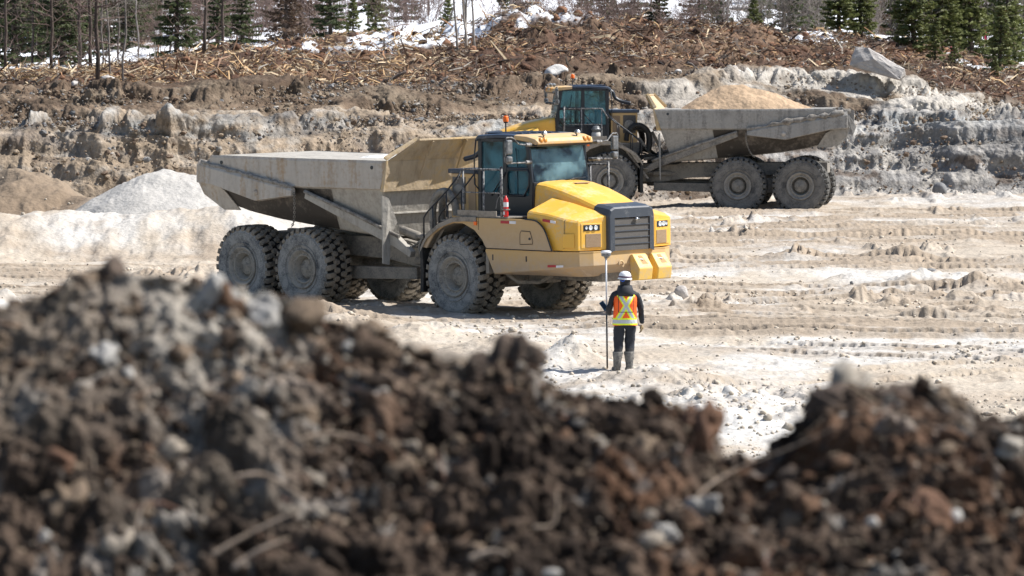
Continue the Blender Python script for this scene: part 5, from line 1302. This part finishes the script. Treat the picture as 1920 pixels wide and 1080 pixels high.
# pink ribbon on a stake
stk = empty('survey_stake'); x_ = at(1782, 197); stk.location = (x_, 197, ground_height(x_, 197) - .05)
tag(stk, 'wooden stake with a fluttering pink ribbon on the snow at the right', 'stake')
MB().box(-.018, .018, -.018, .018, 0, .95).build('post', M['wood_pale'], stk, .003)
M['pink'] = plain('pink_ribbon', (.75, .03, .12), .6)
rb = MB(); rb.tube([(0, 0, .86), (0, 0, .93)], .03, 8); rb.plate([(.02, -.02, .92), (.09, -.03, .84), (.05, -.04, .62), (.10, -.05, .45), (.02, -.05, .46), (-.03, -.03, .7)], (0, .006, .0)); rb.build('ribbon', M['pink'], stk)
stk2 = copy_tree(stk); x_ = at(1845, 214); stk2.location = (x_, 214, ground_height(x_, 214) + .3); stk2['label'] = 'small stake with a pink ribbon far up among the right firs'

# ================================================================== SURVEYOR
def skin_body(name, joints, edges, mat, parent=None, sub=2):
    me = bpy.data.meshes.new(name); me.from_pydata([j[0] for j in joints], edges, []); o = bpy.data.objects.new(name, me); C.objects.link(o)
    if parent: o.parent = parent
    o.modifiers.new('skin', 'SKIN').use_smooth_shade = True
    if not me.skin_vertices: me.attributes.new
    sv = me.skin_vertices[0].data if len(me.skin_vertices) else None
    return o, sv
def make_skin(name, joints, edges, mat, parent=None, sub=2, root=0):
    import bmesh
    me = bpy.data.meshes.new(name); bm = bmesh.new(); lay = bm.verts.layers.skin.verify()
    vs = []
    for i, (p, r) in enumerate(joints):
        v = bm.verts.new(p); v[lay].radius = r if isinstance(r, tuple) else (r, r); v[lay].use_root = (i == root); vs.append(v)
    for a, b in edges: bm.edges.new((vs[a], vs[b]))
    bm.to_mesh(me); bm.free(); me.materials.append(mat)
    o = bpy.data.objects.new(name, me); C.objects.link(o)
    if parent: o.parent = parent
    m = o.modifiers.new('skin', 'SKIN'); m.use_smooth_shade = True; m.use_x_symmetry = False
    s = o.modifiers.new('sub', 'SUBSURF'); s.levels = sub; s.render_levels = sub
    return o
def zsplit_mat(name, bands, rough=.8, nz=0.0):
    """clothing colour by height: bands = [(upper z, colour)...]"""
    m, nt, b = new_mat(name); b.inputs['Roughness'].default_value = rough
    tc = N(nt, 'ShaderNodeTexCoord').outputs['Object']; s_ = N(nt, 'ShaderNodeSeparateXYZ'); nt.links.new(tc, s_.inputs[0])
    z = mathn(nt, 'ADD', s_.outputs[2], mathn(nt, 'MULTIPLY', mathn(nt, 'SUBTRACT', noise(nt, tc, 9, 4), .5), nz))
    col = bands[-1][1]
    for zt, c in bands[-2::-1]: col = mix(nt, mathn(nt, 'LESS_THAN', z, zt), col, c)
    n = noise(nt, tc, 14, 5)
    nt.links.new(mix(nt, 1.0, col, mix(nt, n, (.7, .7, .7), (1.25, 1.25, 1.25)), 'MULTIPLY'), b.inputs['Base Color']); bump(nt, b, noise(nt, tc, 22, 3), .5, .02); return m
BLK = (.016, .018, .024)
M['boot'] = plain('muddy_rubber_boots', (.04, .042, .045), .6, 0, (.24, .225, .20), .62, 9, bmp=.4)
px_, pd_ = 1172, 85.7
X_ = at(px_, pd_); gz = ground_height(X_, pd_)
per = empty('person', (X_, pd_, gz - .02), (0, 0, R(6))); per.scale = (1.12, 1.1, 1.0)
tag(per, 'person seen from behind in orange vest and white hard hat, holding a survey pole', 'person')
pm = zsplit_mat('work_clothes', [(.05, (.16, .145, .125)), (.34, (.16, .15, .135)), (.42, (.04, .04, .042)), (1.0, (.018, .022, .032)), (9, BLK)], .8, .06)
# +y is away from camera (the way the person faces), left arm = -x
J = [((0, 0, .93), (.155, .11)), ((0, -.01, 1.10), (.145, .105)), ((0, -.015, 1.27), (.165, .12)), ((0, -.01, 1.40), (.13, .09)), ((0, .0, 1.475), (.062, .062)), ((0, .01, 1.53), (.058, .06)),
     ((-.085, 0, .86), (.105, .105)), ((-.10, .01, .52), (.083, .085)), ((-.115, -.01, .36), (.080, .080)), ((-.125, -.03, .10), (.052, .058)), ((-.13, .0, .045), (.048, .045)), ((-.16, .13, .035), (.045, .035)),
     ((.085, 0, .86), (.105, .105)), ((.085, .05, .50), (.083, .085)), ((.075, .015, .36), (.080, .080)), ((.065, -.02, .10), (.052, .058)), ((.07, .0, .045), (.048, .045)), ((.09, .13, .035), (.045, .035)),
     ((-.19, -.01, 1.385), (.066, .066)), ((-.265, -.03, 1.12), (.052, .052)), ((-.23, .12, 1.02), (.042, .042)), ((-.205, .22, 1.06), (.030, .030)),
     ((.19, -.01, 1.385), (.066, .066)), ((.255, -.01, 1.12), (.052, .052)), ((.275, .05, .90), (.042, .042)), ((.278, .06, .85), (.034, .034))]
E_ = [(0, 1), (1, 2), (2, 3), (3, 4), (4, 5), (0, 6), (6, 7), (7, 8), (8, 9), (9, 10), (10, 11), (0, 12), (12, 13), (13, 14), (14, 15), (15, 16), (16, 17), (3, 18), (18, 19), (19, 20), (20, 21), (3, 22), (22, 23), (23, 24), (24, 25)]
bd_ = make_skin('body', J, E_, pm, per)
tx_ = bpy.data.textures.new('cloth_folds', 'CLOUDS'); tx_.noise_scale = .11
dm_ = bd_.modifiers.new('folds', 'DISPLACE'); dm_.texture = tx_; dm_.strength = .045; dm_.mid_level = .5
for (bx0, by0, bx1, by1) in ((-.13, .0, -.115, -.01), (.07, .0, .07, .01)):
    b_ = MB().tube([(bx0, by0 - .02, .03), (bx0, by0 - .02, .12), ((bx0 + bx1) / 2, by1 - .01, .24), (bx1, by1, .34), (bx1, by1, .36)], [.056, .058, .070, .086, .082], 14)
    b_.tube([(bx0, -.07, .045), (bx0 - .01, .02, .05), (bx0 + (-.02 if bx0 < 0 else .02), .13, .045), (bx0 + (-.025 if bx0 < 0 else .025), .17, .035)], [.052, .056, .050, .03], 12)
    b_.build('boot', M['boot'], per, 0)
skin_m = plain('skin', (.42, .25, .18), .6)
M_b = 0
glove_m = plain('leather_gloves', (.30, .22, .12), .8)
# head with face (turned away), balaclava dark hair/hood
hd = MB(); rings = []
for z, rx, ry, oy in ((1.515, .050, .055, .0), (1.545, .062, .075, .01), (1.575, .070, .088, .015), (1.62, .075, .094, .012), (1.67, .077, .096, .005), (1.71, .070, .088, .0), (1.74, .05, .06, .0)):
    rings.append([(rx * math.cos(a), oy + ry * math.sin(a) + (.016 if (abs(a - math.pi / 2) < .2 and 1.57 < z < 1.63) else 0), z) for a in [2 * math.pi * k / 20 for k in range(20)]])
hd.loft(rings, closed=True, smooth=True, caps=True)
for q in (-1, 1): hd.lathe([(.018, 0), (.02, .01), (0, .02)], 10, (q * .076, .0, 1.62), 'X' if q > 0 else 'X')
for q in (-1, 1): hd.lathe([(.012, 0), (.0, .006)], 8, (q * .03, .098, 1.635), 'Y')
hd.build('head', skin_m, per, 0)
hr = MB(); rings = []
for z, rx, ry, oy in ((1.47, .070, .070, -.02), (1.52, .078, .082, -.015), (1.58, .082, .092, -.012), (1.65, .084, .095, -.010), (1.72, .078, .085, -.005)):
    rings.append([(rx * math.cos(a), oy + ry * math.sin(a), z) for a in [math.pi * (1.0 - .22) + math.pi * 1.44 * k / 18 for k in range(19)]])
hr.loft(rings, smooth=True); hr.build('hair', plain('dark_hair', (.012, .012, .016), .7), per, 0)
hood = MB(); rings = []
for z, rx, ry, oy in ((1.36, .135, .05, -.105), (1.40, .14, .085, -.085), (1.45, .135, .115, -.05), (1.50, .122, .11, -.035), (1.55, .104, .10, -.025)):
    rings.append([(rx * math.cos(a) * (1 + .06 * math.sin(5 * a)), oy + ry * math.sin(a), z) for a in [2 * math.pi * k / 22 for k in range(22)]])
hood.loft(rings, closed=True, smooth=True, caps=True); hood.build('jacket_hood', plain('black_jacket', BLK, .75), per, 0)
# hard hat
hh = MB(); prof = [(0, .118), (.04, .114), (.075, .098), (.100, .065), (.110, .025), (.113, -.01), (.128, -.018), (.126, -.026), (.105, -.02)]
rings = []
for r_, z in prof: rings.append([(r_ * .92 * math.cos(a), r_ * (1.08 + (.16 if (r_ > .12 and math.sin(a) > .2) else 0)) * math.sin(a), z) for a in [2 * math.pi * k / 28 for k in range(28)]])
hh.loft(rings, closed=True, smooth=True)
hat = hh.build('hard_hat', plain('white_hard_hat', (.80, .80, .82), .25), per); hat.location = (0, .0, 1.685); hat.rotation_euler = (R(3), R(2), 0)
MB().lathe([(.1105, .005), (.1135, .012), (.113, .03), (.110, .034)], 28, (0, 0, 0), 'Z').build('hat_band', plain('dark_strap', (.10, .05, .09), .7), hat).scale = (.94, 1.09, 1)
MB().tube([(-.02, .128 * -1, -.04), (-.05, -.10, -.06), (-.08, -.05, -.04)], .008, 6).build('earpiece', plain('blue_strap', (.02, .12, .6), .5), hat)
# hands
def hand(parent, base, dirv, palm, mat, name='hand', curl=1.0, scale=1.0, thumb=1):
    d = Vector(dirv).normalized(); n = Vector(palm).normalized(); sd_ = d.cross(n).normalized()
    J = [(Vector(base), (.028, .020)), (Vector(base) + d * .045, (.034, .017)), (Vector(base) + d * .085, (.036, .015))]; Ed = [(0, 1), (1, 2)]
    for k, L in enumerate((.068, .078, .072, .056)):
        o_ = (k - 1.5) * .018; b0 = J[2][0] + sd_ * o_; i0 = len(J); J.append((b0 + d * .006, .0085)); Ed.append((2, i0)); p = b0 + d * .006; ang = .35 * curl
        for s_ in range(3):
            v = d * math.cos(ang) + n * math.sin(ang); p = p + v * L / 3; J.append((p, .0082 - .0008 * s_)); Ed.append((len(J) - 2, len(J) - 1)); ang += .55 * curl
    i0 = len(J); t0 = J[1][0] + sd_ * -.034 * thumb; J.append((t0, .011)); Ed.append((1, i0)); J.append((t0 + d * .03 - sd_ * .018 * thumb + n * .012, .0095)); Ed.append((i0, i0 + 1)); J.append((t0 + d * .055 - sd_ * .012 * thumb + n * .03, .0085)); Ed.append((i0 + 1, i0 + 2))
    return make_skin(name, [(tuple(p), r if isinstance(r, tuple) else (r, r)) for p, r in J], Ed, mat, parent, 1)
hand(per, (.279, .062, .835), (.02, .12, -1), (-1, .1, 0), glove_m, 'gloved_hand', .8)
hand(per, (-.20, .24, 1.065), (-.45, .8, .25), (-.8, -.3, 0), skin_m, 'hand', 1.5)
# vest: shell over the torso
def vest_mat():
    m, nt, b = new_mat('hi_vis_vest'); b.inputs['Roughness'].default_value = .7
    tc = N(nt, 'ShaderNodeTexCoord').outputs['Object']; s_ = N(nt, 'ShaderNodeSeparateXYZ'); nt.links.new(tc, s_.inputs[0]); x, z = s_.outputs[0], s_.outputs[2]
    def band(v, c, w_): return mathn(nt, 'LESS_THAN', mathn(nt, 'ABSOLUTE', mathn(nt, 'SUBTRACT', v, c)), w_)
    # crossing diagonal bands, horizontal hem band
    zc = mathn(nt, 'SUBTRACT', z, 1.19); d1 = mathn(nt, 'ADD', x, mathn(nt, 'MULTIPLY', zc, .52)); d2 = mathn(nt, 'SUBTRACT', x, mathn(nt, 'MULTIPLY', zc, .52))
    above = mathn(nt, 'GREATER_THAN', z, .965)
    ye = mathn(nt, 'MULTIPLY', mathn(nt, 'MAXIMUM', band(d1, 0, .050), band(d2, 0, .050)), above); si = mathn(nt, 'MULTIPLY', mathn(nt, 'MAXIMUM', band(d1, 0, .026), band(d2, 0, .026)), above)
    ye = mathn(nt, 'MAXIMUM', ye, band(z, .905, .062)); si = mathn(nt, 'MAXIMUM', mathn(nt, 'MULTIPLY', si, 1.0), band(z, .905, .033))
    col = mix(nt, ye, (.95, .125, .012), (.80, .95, .03)); col = mix(nt, si, col, (.50, .53, .56))
    edge_ = mathn(nt, 'MAXIMUM', mathn(nt, 'MULTIPLY', band(z, 1.075, .006), band(x, 0, .12)), mathn(nt, 'MULTIPLY', mathn(nt, 'MAXIMUM', band(x, .12, .005), band(x, -.12, .005)), mathn(nt, 'GREATER_THAN', z, 1.075)))
    col = mix(nt, edge_, col, (.03, .02, .02)); nt.links.new(col, b.inputs['Base Color']); bump(nt, b, noise(nt, tc, 11, 4), .7, .03); return m
vs_ = MB(); rings = []
for z, rx, ry, oy in ((.835, .198, .150, -.005), (.90, .196, .148, -.005), (1.0, .188, .142, -.01), (1.10, .184, .140, -.015), (1.22, .190, .148, -.02), (1.32, .190, .145, -.02), (1.385, .175, .125, -.012), (1.43, .13, .10, -.01), (1.45, .085, .085, -.005)):
    rings.append([(rx * math.copysign(abs(math.cos(a)) ** .8, math.cos(a)) * (1 + .012 * math.sin(7 * a + z * 20)), oy + ry * math.copysign(abs(math.sin(a)) ** .85, math.sin(a)), z + .006 * math.sin(3 * a)) for a in [2 * math.pi * k / 40 for k in range(40)]])
vs_.loft(rings, closed=True, smooth=True); vs_.build('vest', vest_mat(), per, 0)
# survey pole held upright, receiver on top, controller clamped on
pole = empty('survey_pole', (X_ - .31, pd_ + .17, gz - .02), (R(-.5), R(-.7), 0))
tag(pole, 'tall survey pole with round white receiver, held upright left of the surveyor', 'survey pole')
M['pole_dark'] = plain('dark_pole', (.03, .03, .032), .4); M['pole_white'] = plain('white_pole', (.62, .64, .68), .35)
MB().tube([(0, 0, .06), (0, 0, 1.12)], .016, 10).build('lower_pole', M['pole_dark'], pole)
MB().tube([(0, 0, 1.10), (0, 0, 2.02)], .0155, 10).tube([(0, 0, 1.08), (0, 0, 1.14)], .022, 10).build('upper_pole', M['pole_white'], pole)
MB().lathe([(0, 0), (.006, .01), (.016, .07), (.016, .09)], 10, (0, 0, 0), 'Z').build('tip', M['bumper'], pole)
rc = MB().lathe([(0, 2.02), (.03, 2.02), (.035, 2.05), (.075, 2.06), (.085, 2.075), (.085, 2.10), (.09, 2.115)], 28, (0, 0, 0), 'Z').build('receiver', M['mirror'], pole)
MB().lathe([(.09, 2.115), (.096, 2.13), (.095, 2.145), (.07, 2.16), (0, 2.165)], 28, (0, 0, 0), 'Z').build('receiver_cap', M['white'], rc)
tb = MB().box(-.045, .045, -.012, .012, -.11, .11).build('controller', plain('blue_black_case', (.02, .07, .13), .3), pole, .01); tb.location = (-.05, -.06, 1.17); tb.rotation_euler = (R(-40), R(-35), 0)
MB().box(-.036, .036, -.0145, -.012, -.075, .085).build('screen', plain('dark_screen', (.01, .02, .035), .08), tb)

# driver of the near truck
drv = empty('driver'); drv.parent = None
drv.matrix_world = truck1.matrix_world @ Matrix.Translation((.42, .0, 2.66))
tag(drv, 'driver in dark clothes and red vest seated behind the wheel of the near truck', 'person')
drv.name = 'person'
DJ = [((0, 0, .12), (.16, .13)), ((-.02, 0, .32), (.14, .12)), ((-.02, 0, .50), (.12, .15)), ((0, 0, .60), (.06, .06)), ((.01, 0, .68), (.055, .055)),
      ((.12, -.1, .12), .09), ((.48, -.13, .14), .07), ((.60, -.13, -.22), .055), ((.70, -.13, -.26), .045), ((.12, .1, .12), .09), ((.48, .13, .14), .07), ((.60, .13, -.22), .055), ((.70, .13, -.26), .045),
      ((-.01, -.19, .50), .06), ((.14, -.26, .28), .048), ((.44, -.20, .36), .038), ((.66, -.15, .38), .03), ((-.01, .19, .50), .06), ((.14, .26, .28), .048), ((.44, .20, .36), .038), ((.66, .15, .38), .03)]
DE = [(0, 1), (1, 2), (2, 3), (3, 4), (0, 5), (5, 6), (6, 7), (7, 8), (0, 9), (9, 10), (10, 11), (11, 12), (2, 13), (13, 14), (14, 15), (15, 16), (2, 17), (17, 18), (18, 19), (19, 20)]
make_skin('body', [(p, r if isinstance(r, tuple) else (r, r)) for p, r in DJ], DE, plain('driver_clothes', (.02, .025, .04), .8), drv)
for q in (-1, 1): hand(drv, (.67, q * .15, .38), (.8, -q * .1, .3), (.2, 0, -1), skin_m, 'hand', 1.3)
h2 = MB(); rings = []
for z, rx, ry, ox in ((.66, .055, .05, .02), (.70, .082, .066, .025), (.75, .094, .076, .02), (.80, .096, .078, .01), (.85, .085, .07, 0), (.88, .05, .04, 0)):
    rings.append([(ox + rx * math.cos(a) + (.016 if abs(math.sin(a)) < .2 and math.cos(a) > 0 and .72 < z < .78 else 0), ry * math.sin(a), z) for a in [2 * math.pi * k / 20 for k in range(20)]])
h2.loft(rings, closed=True, smooth=True, caps=True)
for q in (-1, 1): h2.lathe([(.012, 0), (0, .006)], 8, (.11, q * .03, .775), 'X').lathe([(.018, 0), (.02, .012), (0, .016)], 8, (.01, q * .075, .76), 'Y')
h2.tube([(.112, -.022, .70), (.118, 0, .698), (.112, .022, .70)], .006, 6)
h2.build('head', skin_m, drv)
MB().lathe([(0, .135), (.05, .125), (.085, .09), (.10, .04), (.12, .03), (.10, .025)], 20, (.0, 0, .80), 'Z').build('hard_hat', M['white'], drv)
vm = zsplit_mat('driver_vest', [(.20, (.75, .09, .03)), (.27, (.75, .85, .1)), (.33, (.5, .55, .55)), (9, (.75, .06, .04))], .7)
v2 = MB(); rings = []
for z, rx, ry in ((.06, .19, .20), (.20, .175, .19), (.35, .165, .20), (.50, .155, .21), (.57, .09, .12)):
    rings.append([(-.02 + rx * math.cos(a), ry * math.sin(a), z) for a in [2 * math.pi * k / 28 for k in range(28)]])
v2.loft(rings, closed=True, smooth=True); v2.build('vest', vm, drv)

# ================================================================== NEAR SPOIL HEAP (out of focus)
CR = np.array([(-400, 560), (-100, 600), (0, 592), (80, 575), (130, 555), (165, 530), (240, 526), (300, 530), (380, 552), (450, 556), (540, 578), (600, 606), (700, 622), (780, 652), (840, 688), (890, 690), (930, 652), (985, 655), (1010, 700), (1060, 748), (1110, 755), (1200, 766), (1290, 780), (1335, 840), (1360, 880), (1430, 880), (1485, 830), (1540, 760), (1600, 735), (1680, 742), (1750, 752), (1800, 770), (1860, 800), (1920, 812), (2100, 830), (2400, 800)], float)
def heap_z(x, d):
    px = 960 + x / 17.0 * FPX
    yc = np.interp(px, CR[:, 0], CR[:, 1]); zc = CAMH - 17.0 * (yc - YH) / FPX + .01
    lo = 4.02 + .03 * np.sin(x * 2)
    f = np.clip((d - 15.9) / (17.0 - 15.9), 0, 1); up = f ** .9
    z = np.where(d <= 15.9, 4.02 - .10 * np.clip(15.9 - d, 0, 1.5), lo + (zc - lo) * up)
    return np.where(d > 17, zc - (d - 17) * .42 - .05 * (d - 17) ** 2 * .3, z)
def heap_rel(x, d):
    return .08 * fbm(x * 1.6, d * 1.6, 3, 200) + .17 * (billow(x * 2.4, d * 2.6, 5, 201, .6) - .3) + .10 * (billow(x * 6.5, d * 7, 4, 202, .6) - .3)
def mound():
    xs = np.concatenate([np.linspace(-9, -4.8, 50, endpoint=False), np.linspace(-4.8, -2.2, 220, endpoint=False), np.linspace(-2.2, 2.2, 520, endpoint=False), np.linspace(2.2, 4.8, 220, endpoint=False), np.linspace(4.8, 9, 50)])
    ds = np.concatenate([np.linspace(-3, 15.2, 40, endpoint=False), np.linspace(15.2, 17.5, 480, endpoint=False), np.linspace(17.5, 27, 60)])
    X, D = np.meshgrid(xs, ds); Z = np.maximum(heap_z(X, D), -.5 - .0 * D)
    w_ = ss(14.2, 15.4, D)
    rel = heap_rel(X, D) + .045 * fbm(X * 13, D * 13, 4, 203, .6) + .02 * (billow(X * 28, D * 28, 2, 209) - .3)
    Z = Z + rel * w_ * (1 - .6 * np.exp(-((D - 17) / .35) ** 2)) + (1 - w_) * .05 * fbm(X, D, 3, 204)
    n = fbm(X * 1.1, D * 1.3, 4, 205); n2 = fbm(X * 5, D * 5, 4, 206)
    drk = np.array([.022, .015, .011]); mid = np.array([.085, .060, .044]); red = np.array([.145, .075, .042]); gry = np.array([.26, .22, .175])
    g = ss(.7, 1.4, (-X) * .42 + (D - 16.35) * 1.2 + n * 1.3 - .1)[..., None] * .8
    k = ss(-.3, .4, n2)[..., None]; c = drk * (1 - k) + mid * k
    r_ = ss(.25, .5, fbm(X * 2.2, D * 2.2, 3, 207))[..., None] * .5; c = c * (1 - r_) + red * r_
    c = c * (1 - g * .55) + gry * g * .55
    cp_ = (gauss(X, D, -1.0, 16.95, .35, .45) * ss(-.3, .2, n2))[..., None] * .8; c = c * (1 - cp_) + np.array([.40, .37, .32]) * cp_
    sp = ss(.30, .42, fbm(X * 9, D * 8, 3, 208))[..., None] * .35; c = c * (1 - sp) + np.array([.36, .34, .31]) * sp
    V = np.stack([X, D - .8 * rel * w_ * ss(15.4, 15.9, D), Z], -1)
    o = np_mesh('spoil_heap', V.reshape(-1, 3), grid_faces(*X.shape), heapm, c.reshape(-1, 3)); tag(o, kind='structure')
    return lambda x, d: heap_z(x, d) + heap_rel(x, d) * (1 - .6 * np.exp(-((d - 17) / .35) ** 2))
heapm = soil_mat('peaty_spoil', .45, 1.6, 9.0, 1.0)
hz = mound()
def heap_clods():
    r = np.random.RandomState(40); n = 12500; x = r.uniform(-4.7, 4.7, n); d = r.uniform(15.6, 17.15, n)
    s = .005 + .016 * r.rand(n) ** 2 + .030 * r.rand(n) ** 9; z = hz(x, d) + s * .3
    nn = fbm(x * 1.1, d * 1.3, 4, 205); g = ss(.35, .9, (-x) * .42 + (d - 16.3) * 1.1 + nn * .9 - .1)
    pal = np.array([[.026, .018, .013], [.068, .048, .035], [.15, .112, .08], [.13, .078, .05], [.25, .215, .175], [.42, .40, .37]])
    i = np.where(r.rand(n) < g * .65, r.choice([2, 4, 1, 5], n, p=[.42, .17, .40, .01]), r.choice(6, n, p=[.36, .34, .18, .07, .04, .01])); c = pal[i] * r.uniform(.75, 1.2, n)[:, None]
    tag(scatter('heap_clods', np.stack([x, d, z], 1), s, c, heapm, 2, 41, .9, True, .85, 4), 'blurred dark soil clods and crumbs covering the nearest heap', 'clods', kind='stuff')
    n = 380; x = r.uniform(-4.7, 4.7, n); d = r.uniform(15.7, 17.1, n); s = .025 + .06 * r.rand(n) ** 3; z = hz(x, d) + s * .05
    nn = fbm(x * 1.1, d * 1.3, 4, 205); g = ss(.35, .9, (-x) * .42 + (d - 16.3) * 1.1 + nn * .9 - .1)
    i = np.where(r.rand(n) < g * .6, r.choice([2, 4], n), r.choice(4, n, p=[.36, .36, .16, .12])); c = pal[i] * r.uniform(.8, 1.15, n)[:, None]
    tag(scatter('heap_lumps', np.stack([x, d, z], 1), s, c, heapm, 3, 43, 1.3, True, .85, 3), 'blurred fist-sized lumps of dark earth piled on the nearest heap', 'clods', kind='stuff')
heap_clods()
def heap_roots():
    r = np.random.RandomState(60); n = 3000; x = r.uniform(-4.7, 4.7, n); d = r.uniform(15.6, 17.1, n); P = np.stack([x, d, hz(x, d) + .015], 1)
    dr = r.normal(size=(n, 3)); dr[:, 2] *= .5; L = .05 + .22 * r.rand(n) ** 3; W = .0015 + .004 * r.rand(n) ** 3
    c = np.array([[.10, .06, .04], [.22, .14, .09], [.32, .25, .18], [.16, .08, .05]])[r.randint(0, 4, n)]
    tag(sticks('rootlets', P, L, W, dr, c, .6, 5), 'fine torn rootlets and bark shreds mixed through the near heap', 'rootlets', kind='stuff')
heap_roots()
M['heap_pale'] = stone_mat('pale_caked_stone', (.33, .31, .28), (.50, .48, .45), (.20, .18, .155), 9)
M['heap_tan'] = stone_mat('tan_sandy_lump', (.30, .26, .21), (.44, .40, .34), (.2, .17, .14), 9)
M['heap_dark'] = stone_mat('dark_peat_lump', (.05, .036, .028), (.13, .095, .072), (.18, .10, .06), 9)
M['heap_red'] = stone_mat('rusty_lump', (.11, .055, .032), (.20, .105, .06), (.06, .038, .028), 9)
def hrock(px, py, s, mat, lab, seed, d=None, name='stone', cat='stone', flat=(1, 1, .8)):
    # find the heap surface along that direction
    if d is None:
        dd = np.linspace(15.5, 17.2, 400); x = (px - 960) / FPX * dd; zz = hz(x, dd); yy = YH + (CAMH - zz) / dd * FPX
        k = int(np.argmin(np.where(yy <= py + 6, dd, 99))); d = float(dd[k])
    x = (px - 960) / FPX * d; z = CAMH - d * (py - YH) / FPX
    V, F = rock_variant(4, seed, 1.1, 5); V = V * s * np.array(flat)
    me = bpy.data.meshes.new(name); me.from_pydata(V.tolist(), [], F.tolist()); me.materials.append(M[mat]); me.polygons.foreach_set('use_smooth', [True] * len(F))
    o = bpy.data.objects.new(name, me); C.objects.link(o); o.location = (x, d, z); o.rotation_euler = (seed * .7, seed * 1.3, seed); tag(o, lab, cat); return o
for a_ in [(195, 668, .072, 'heap_pale', 'blurred pale grey stone on the left flank of the near heap', 2), (70, 745, .05, 'heap_pale', 'small pale stone at the left edge of the near heap', 3),
           (400, 578, .10, 'heap_pale', 'broad pale lump on the left crest of the near heap', 4, 17.0), (330, 550, .08, 'heap_tan', 'tan lump just left of the broad one on the crest', 5, 17.0), (490, 604, .085, 'heap_pale', 'pale lump right of the broad one on the crest', 6, 16.95),
           (200, 520, .085, 'heap_dark', 'dark clod on the topmost left crest of the near heap', 7, 17.1), (150, 540, .06, 'heap_dark', 'smaller dark clod left of the topmost crest clod', 8, 17.05), (655, 655, .042, 'heap_pale', 'small bright stone on the upper middle of the near heap', 9),
           (960, 660, .115, 'heap_dark', 'big dark clod on the middle crest of the near heap', 10, 17.0), (905, 690, .08, 'heap_dark', 'dark clod left of the big middle one on the crest', 11, 16.95),
           (1590, 752, .12, 'heap_tan', 'greyish lump crowning the right crest of the near heap', 12, 17.0), (1550, 765, .10, 'heap_dark', 'dark clod under the greyish crowning lump', 13, 16.9), (1680, 755, .11, 'heap_dark', 'dark clod on the crest right of the greyish lump', 14, 17.0),
           (1310, 960, .070, 'heap_pale', 'pale bluish stone low in the middle of the near heap', 15), (1245, 1010, .062, 'heap_pale', 'pale stone just below and left of the bluish one', 16), (1120, 840, .060, 'heap_tan', 'tan stone in the centre of the near heap', 17),
           (1310, 800, .09, 'heap_red', 'rusty brown clod at the left rim of the gap', 18, 16.9), (1750, 970, .095, 'heap_red', 'rusty orange lump low on the right of the near heap', 19), (80, 1010, .035, 'heap_pale', 'small white stone near the lower left corner', 20),
           (40, 620, .05, 'heap_tan', 'tan lump at the far left crest of the near heap', 21, 17.0), (1900, 850, .07, 'heap_tan', 'greyish lump at the right end of the near heap', 22, 16.6), (1490, 900, .05, 'heap_dark', 'dark clod right of the gap in the heap', 23),
           (1380, 870, .06, 'heap_dark', 'dark clod sitting in the bottom of the gap', 24, 16.9), (30, 870, .07, 'heap_tan', 'tan lump on the left edge of the heap at mid height', 25), (110, 870, .06, 'heap_red', 'rusty wood lump near the left edge of the heap', 26)]:
    hrock(*a_)
M['root'] = bark('pale_root', (.20, .145, .10), (.40, .32, .25), 8)
def root_piece(pts, w_, lab):
    P = []
    for px, py in pts:
        dd = np.linspace(15.5, 17.2, 400); x = (px - 960) / FPX * dd; zz = hz(x, dd); yy = YH + (CAMH - zz) / dd * FPX
        k = int(np.argmin(np.where(yy <= py, dd, 99))); d = float(dd[k]) - .16; P.append((( px - 960) / FPX * d, d, CAMH - d * (py - YH) / FPX + .015))
    q = sum(p[1] for p in P) / len(P); P = [(p[0] / p[1] * (q + .35 * (p[1] - q)), q + .35 * (p[1] - q), CAMH + (p[2] - CAMH) / p[1] * (q + .35 * (p[1] - q))) for p in P]
    c = bez(P, 6); o = MB().tube(c, [w_ * (1 - .6 * i / len(c)) for i in range(len(c))], 7).build('root', M['root'], None, 0, False); tag(o, lab, 'root')
root_piece([(440, 905), (490, 900), (540, 925), (575, 950)], .010, 'curved pale root in the lower left of the near heap')
root_piece([(435, 1078), (480, 1045), (540, 1020)], .010, 'straight root near the bottom edge left of centre')
root_piece([(395, 1052), (450, 1020), (520, 985), (560, 968)], .009, 'long thin root just above the straight bottom one')
root_piece([(570, 830), (620, 822), (690, 835)], .009, 'short pale root at mid height left of centre')
root_piece([(1300, 1000), (1310, 940), (1380, 890), (1480, 850), (1570, 810)], .005, 'long thin rootlet arching over the gap')
root_piece([(880, 1060), (920, 1045), (950, 1050)], .012, 'stubby root at the bottom centre')
root_piece([(250, 1010), (265, 960), (300, 930)], .006, 'thin upright rootlet in the lower left')
root_piece([(1000, 1000), (1040, 990), (1045, 930)], .006, 'thin bent rootlet below the centre')
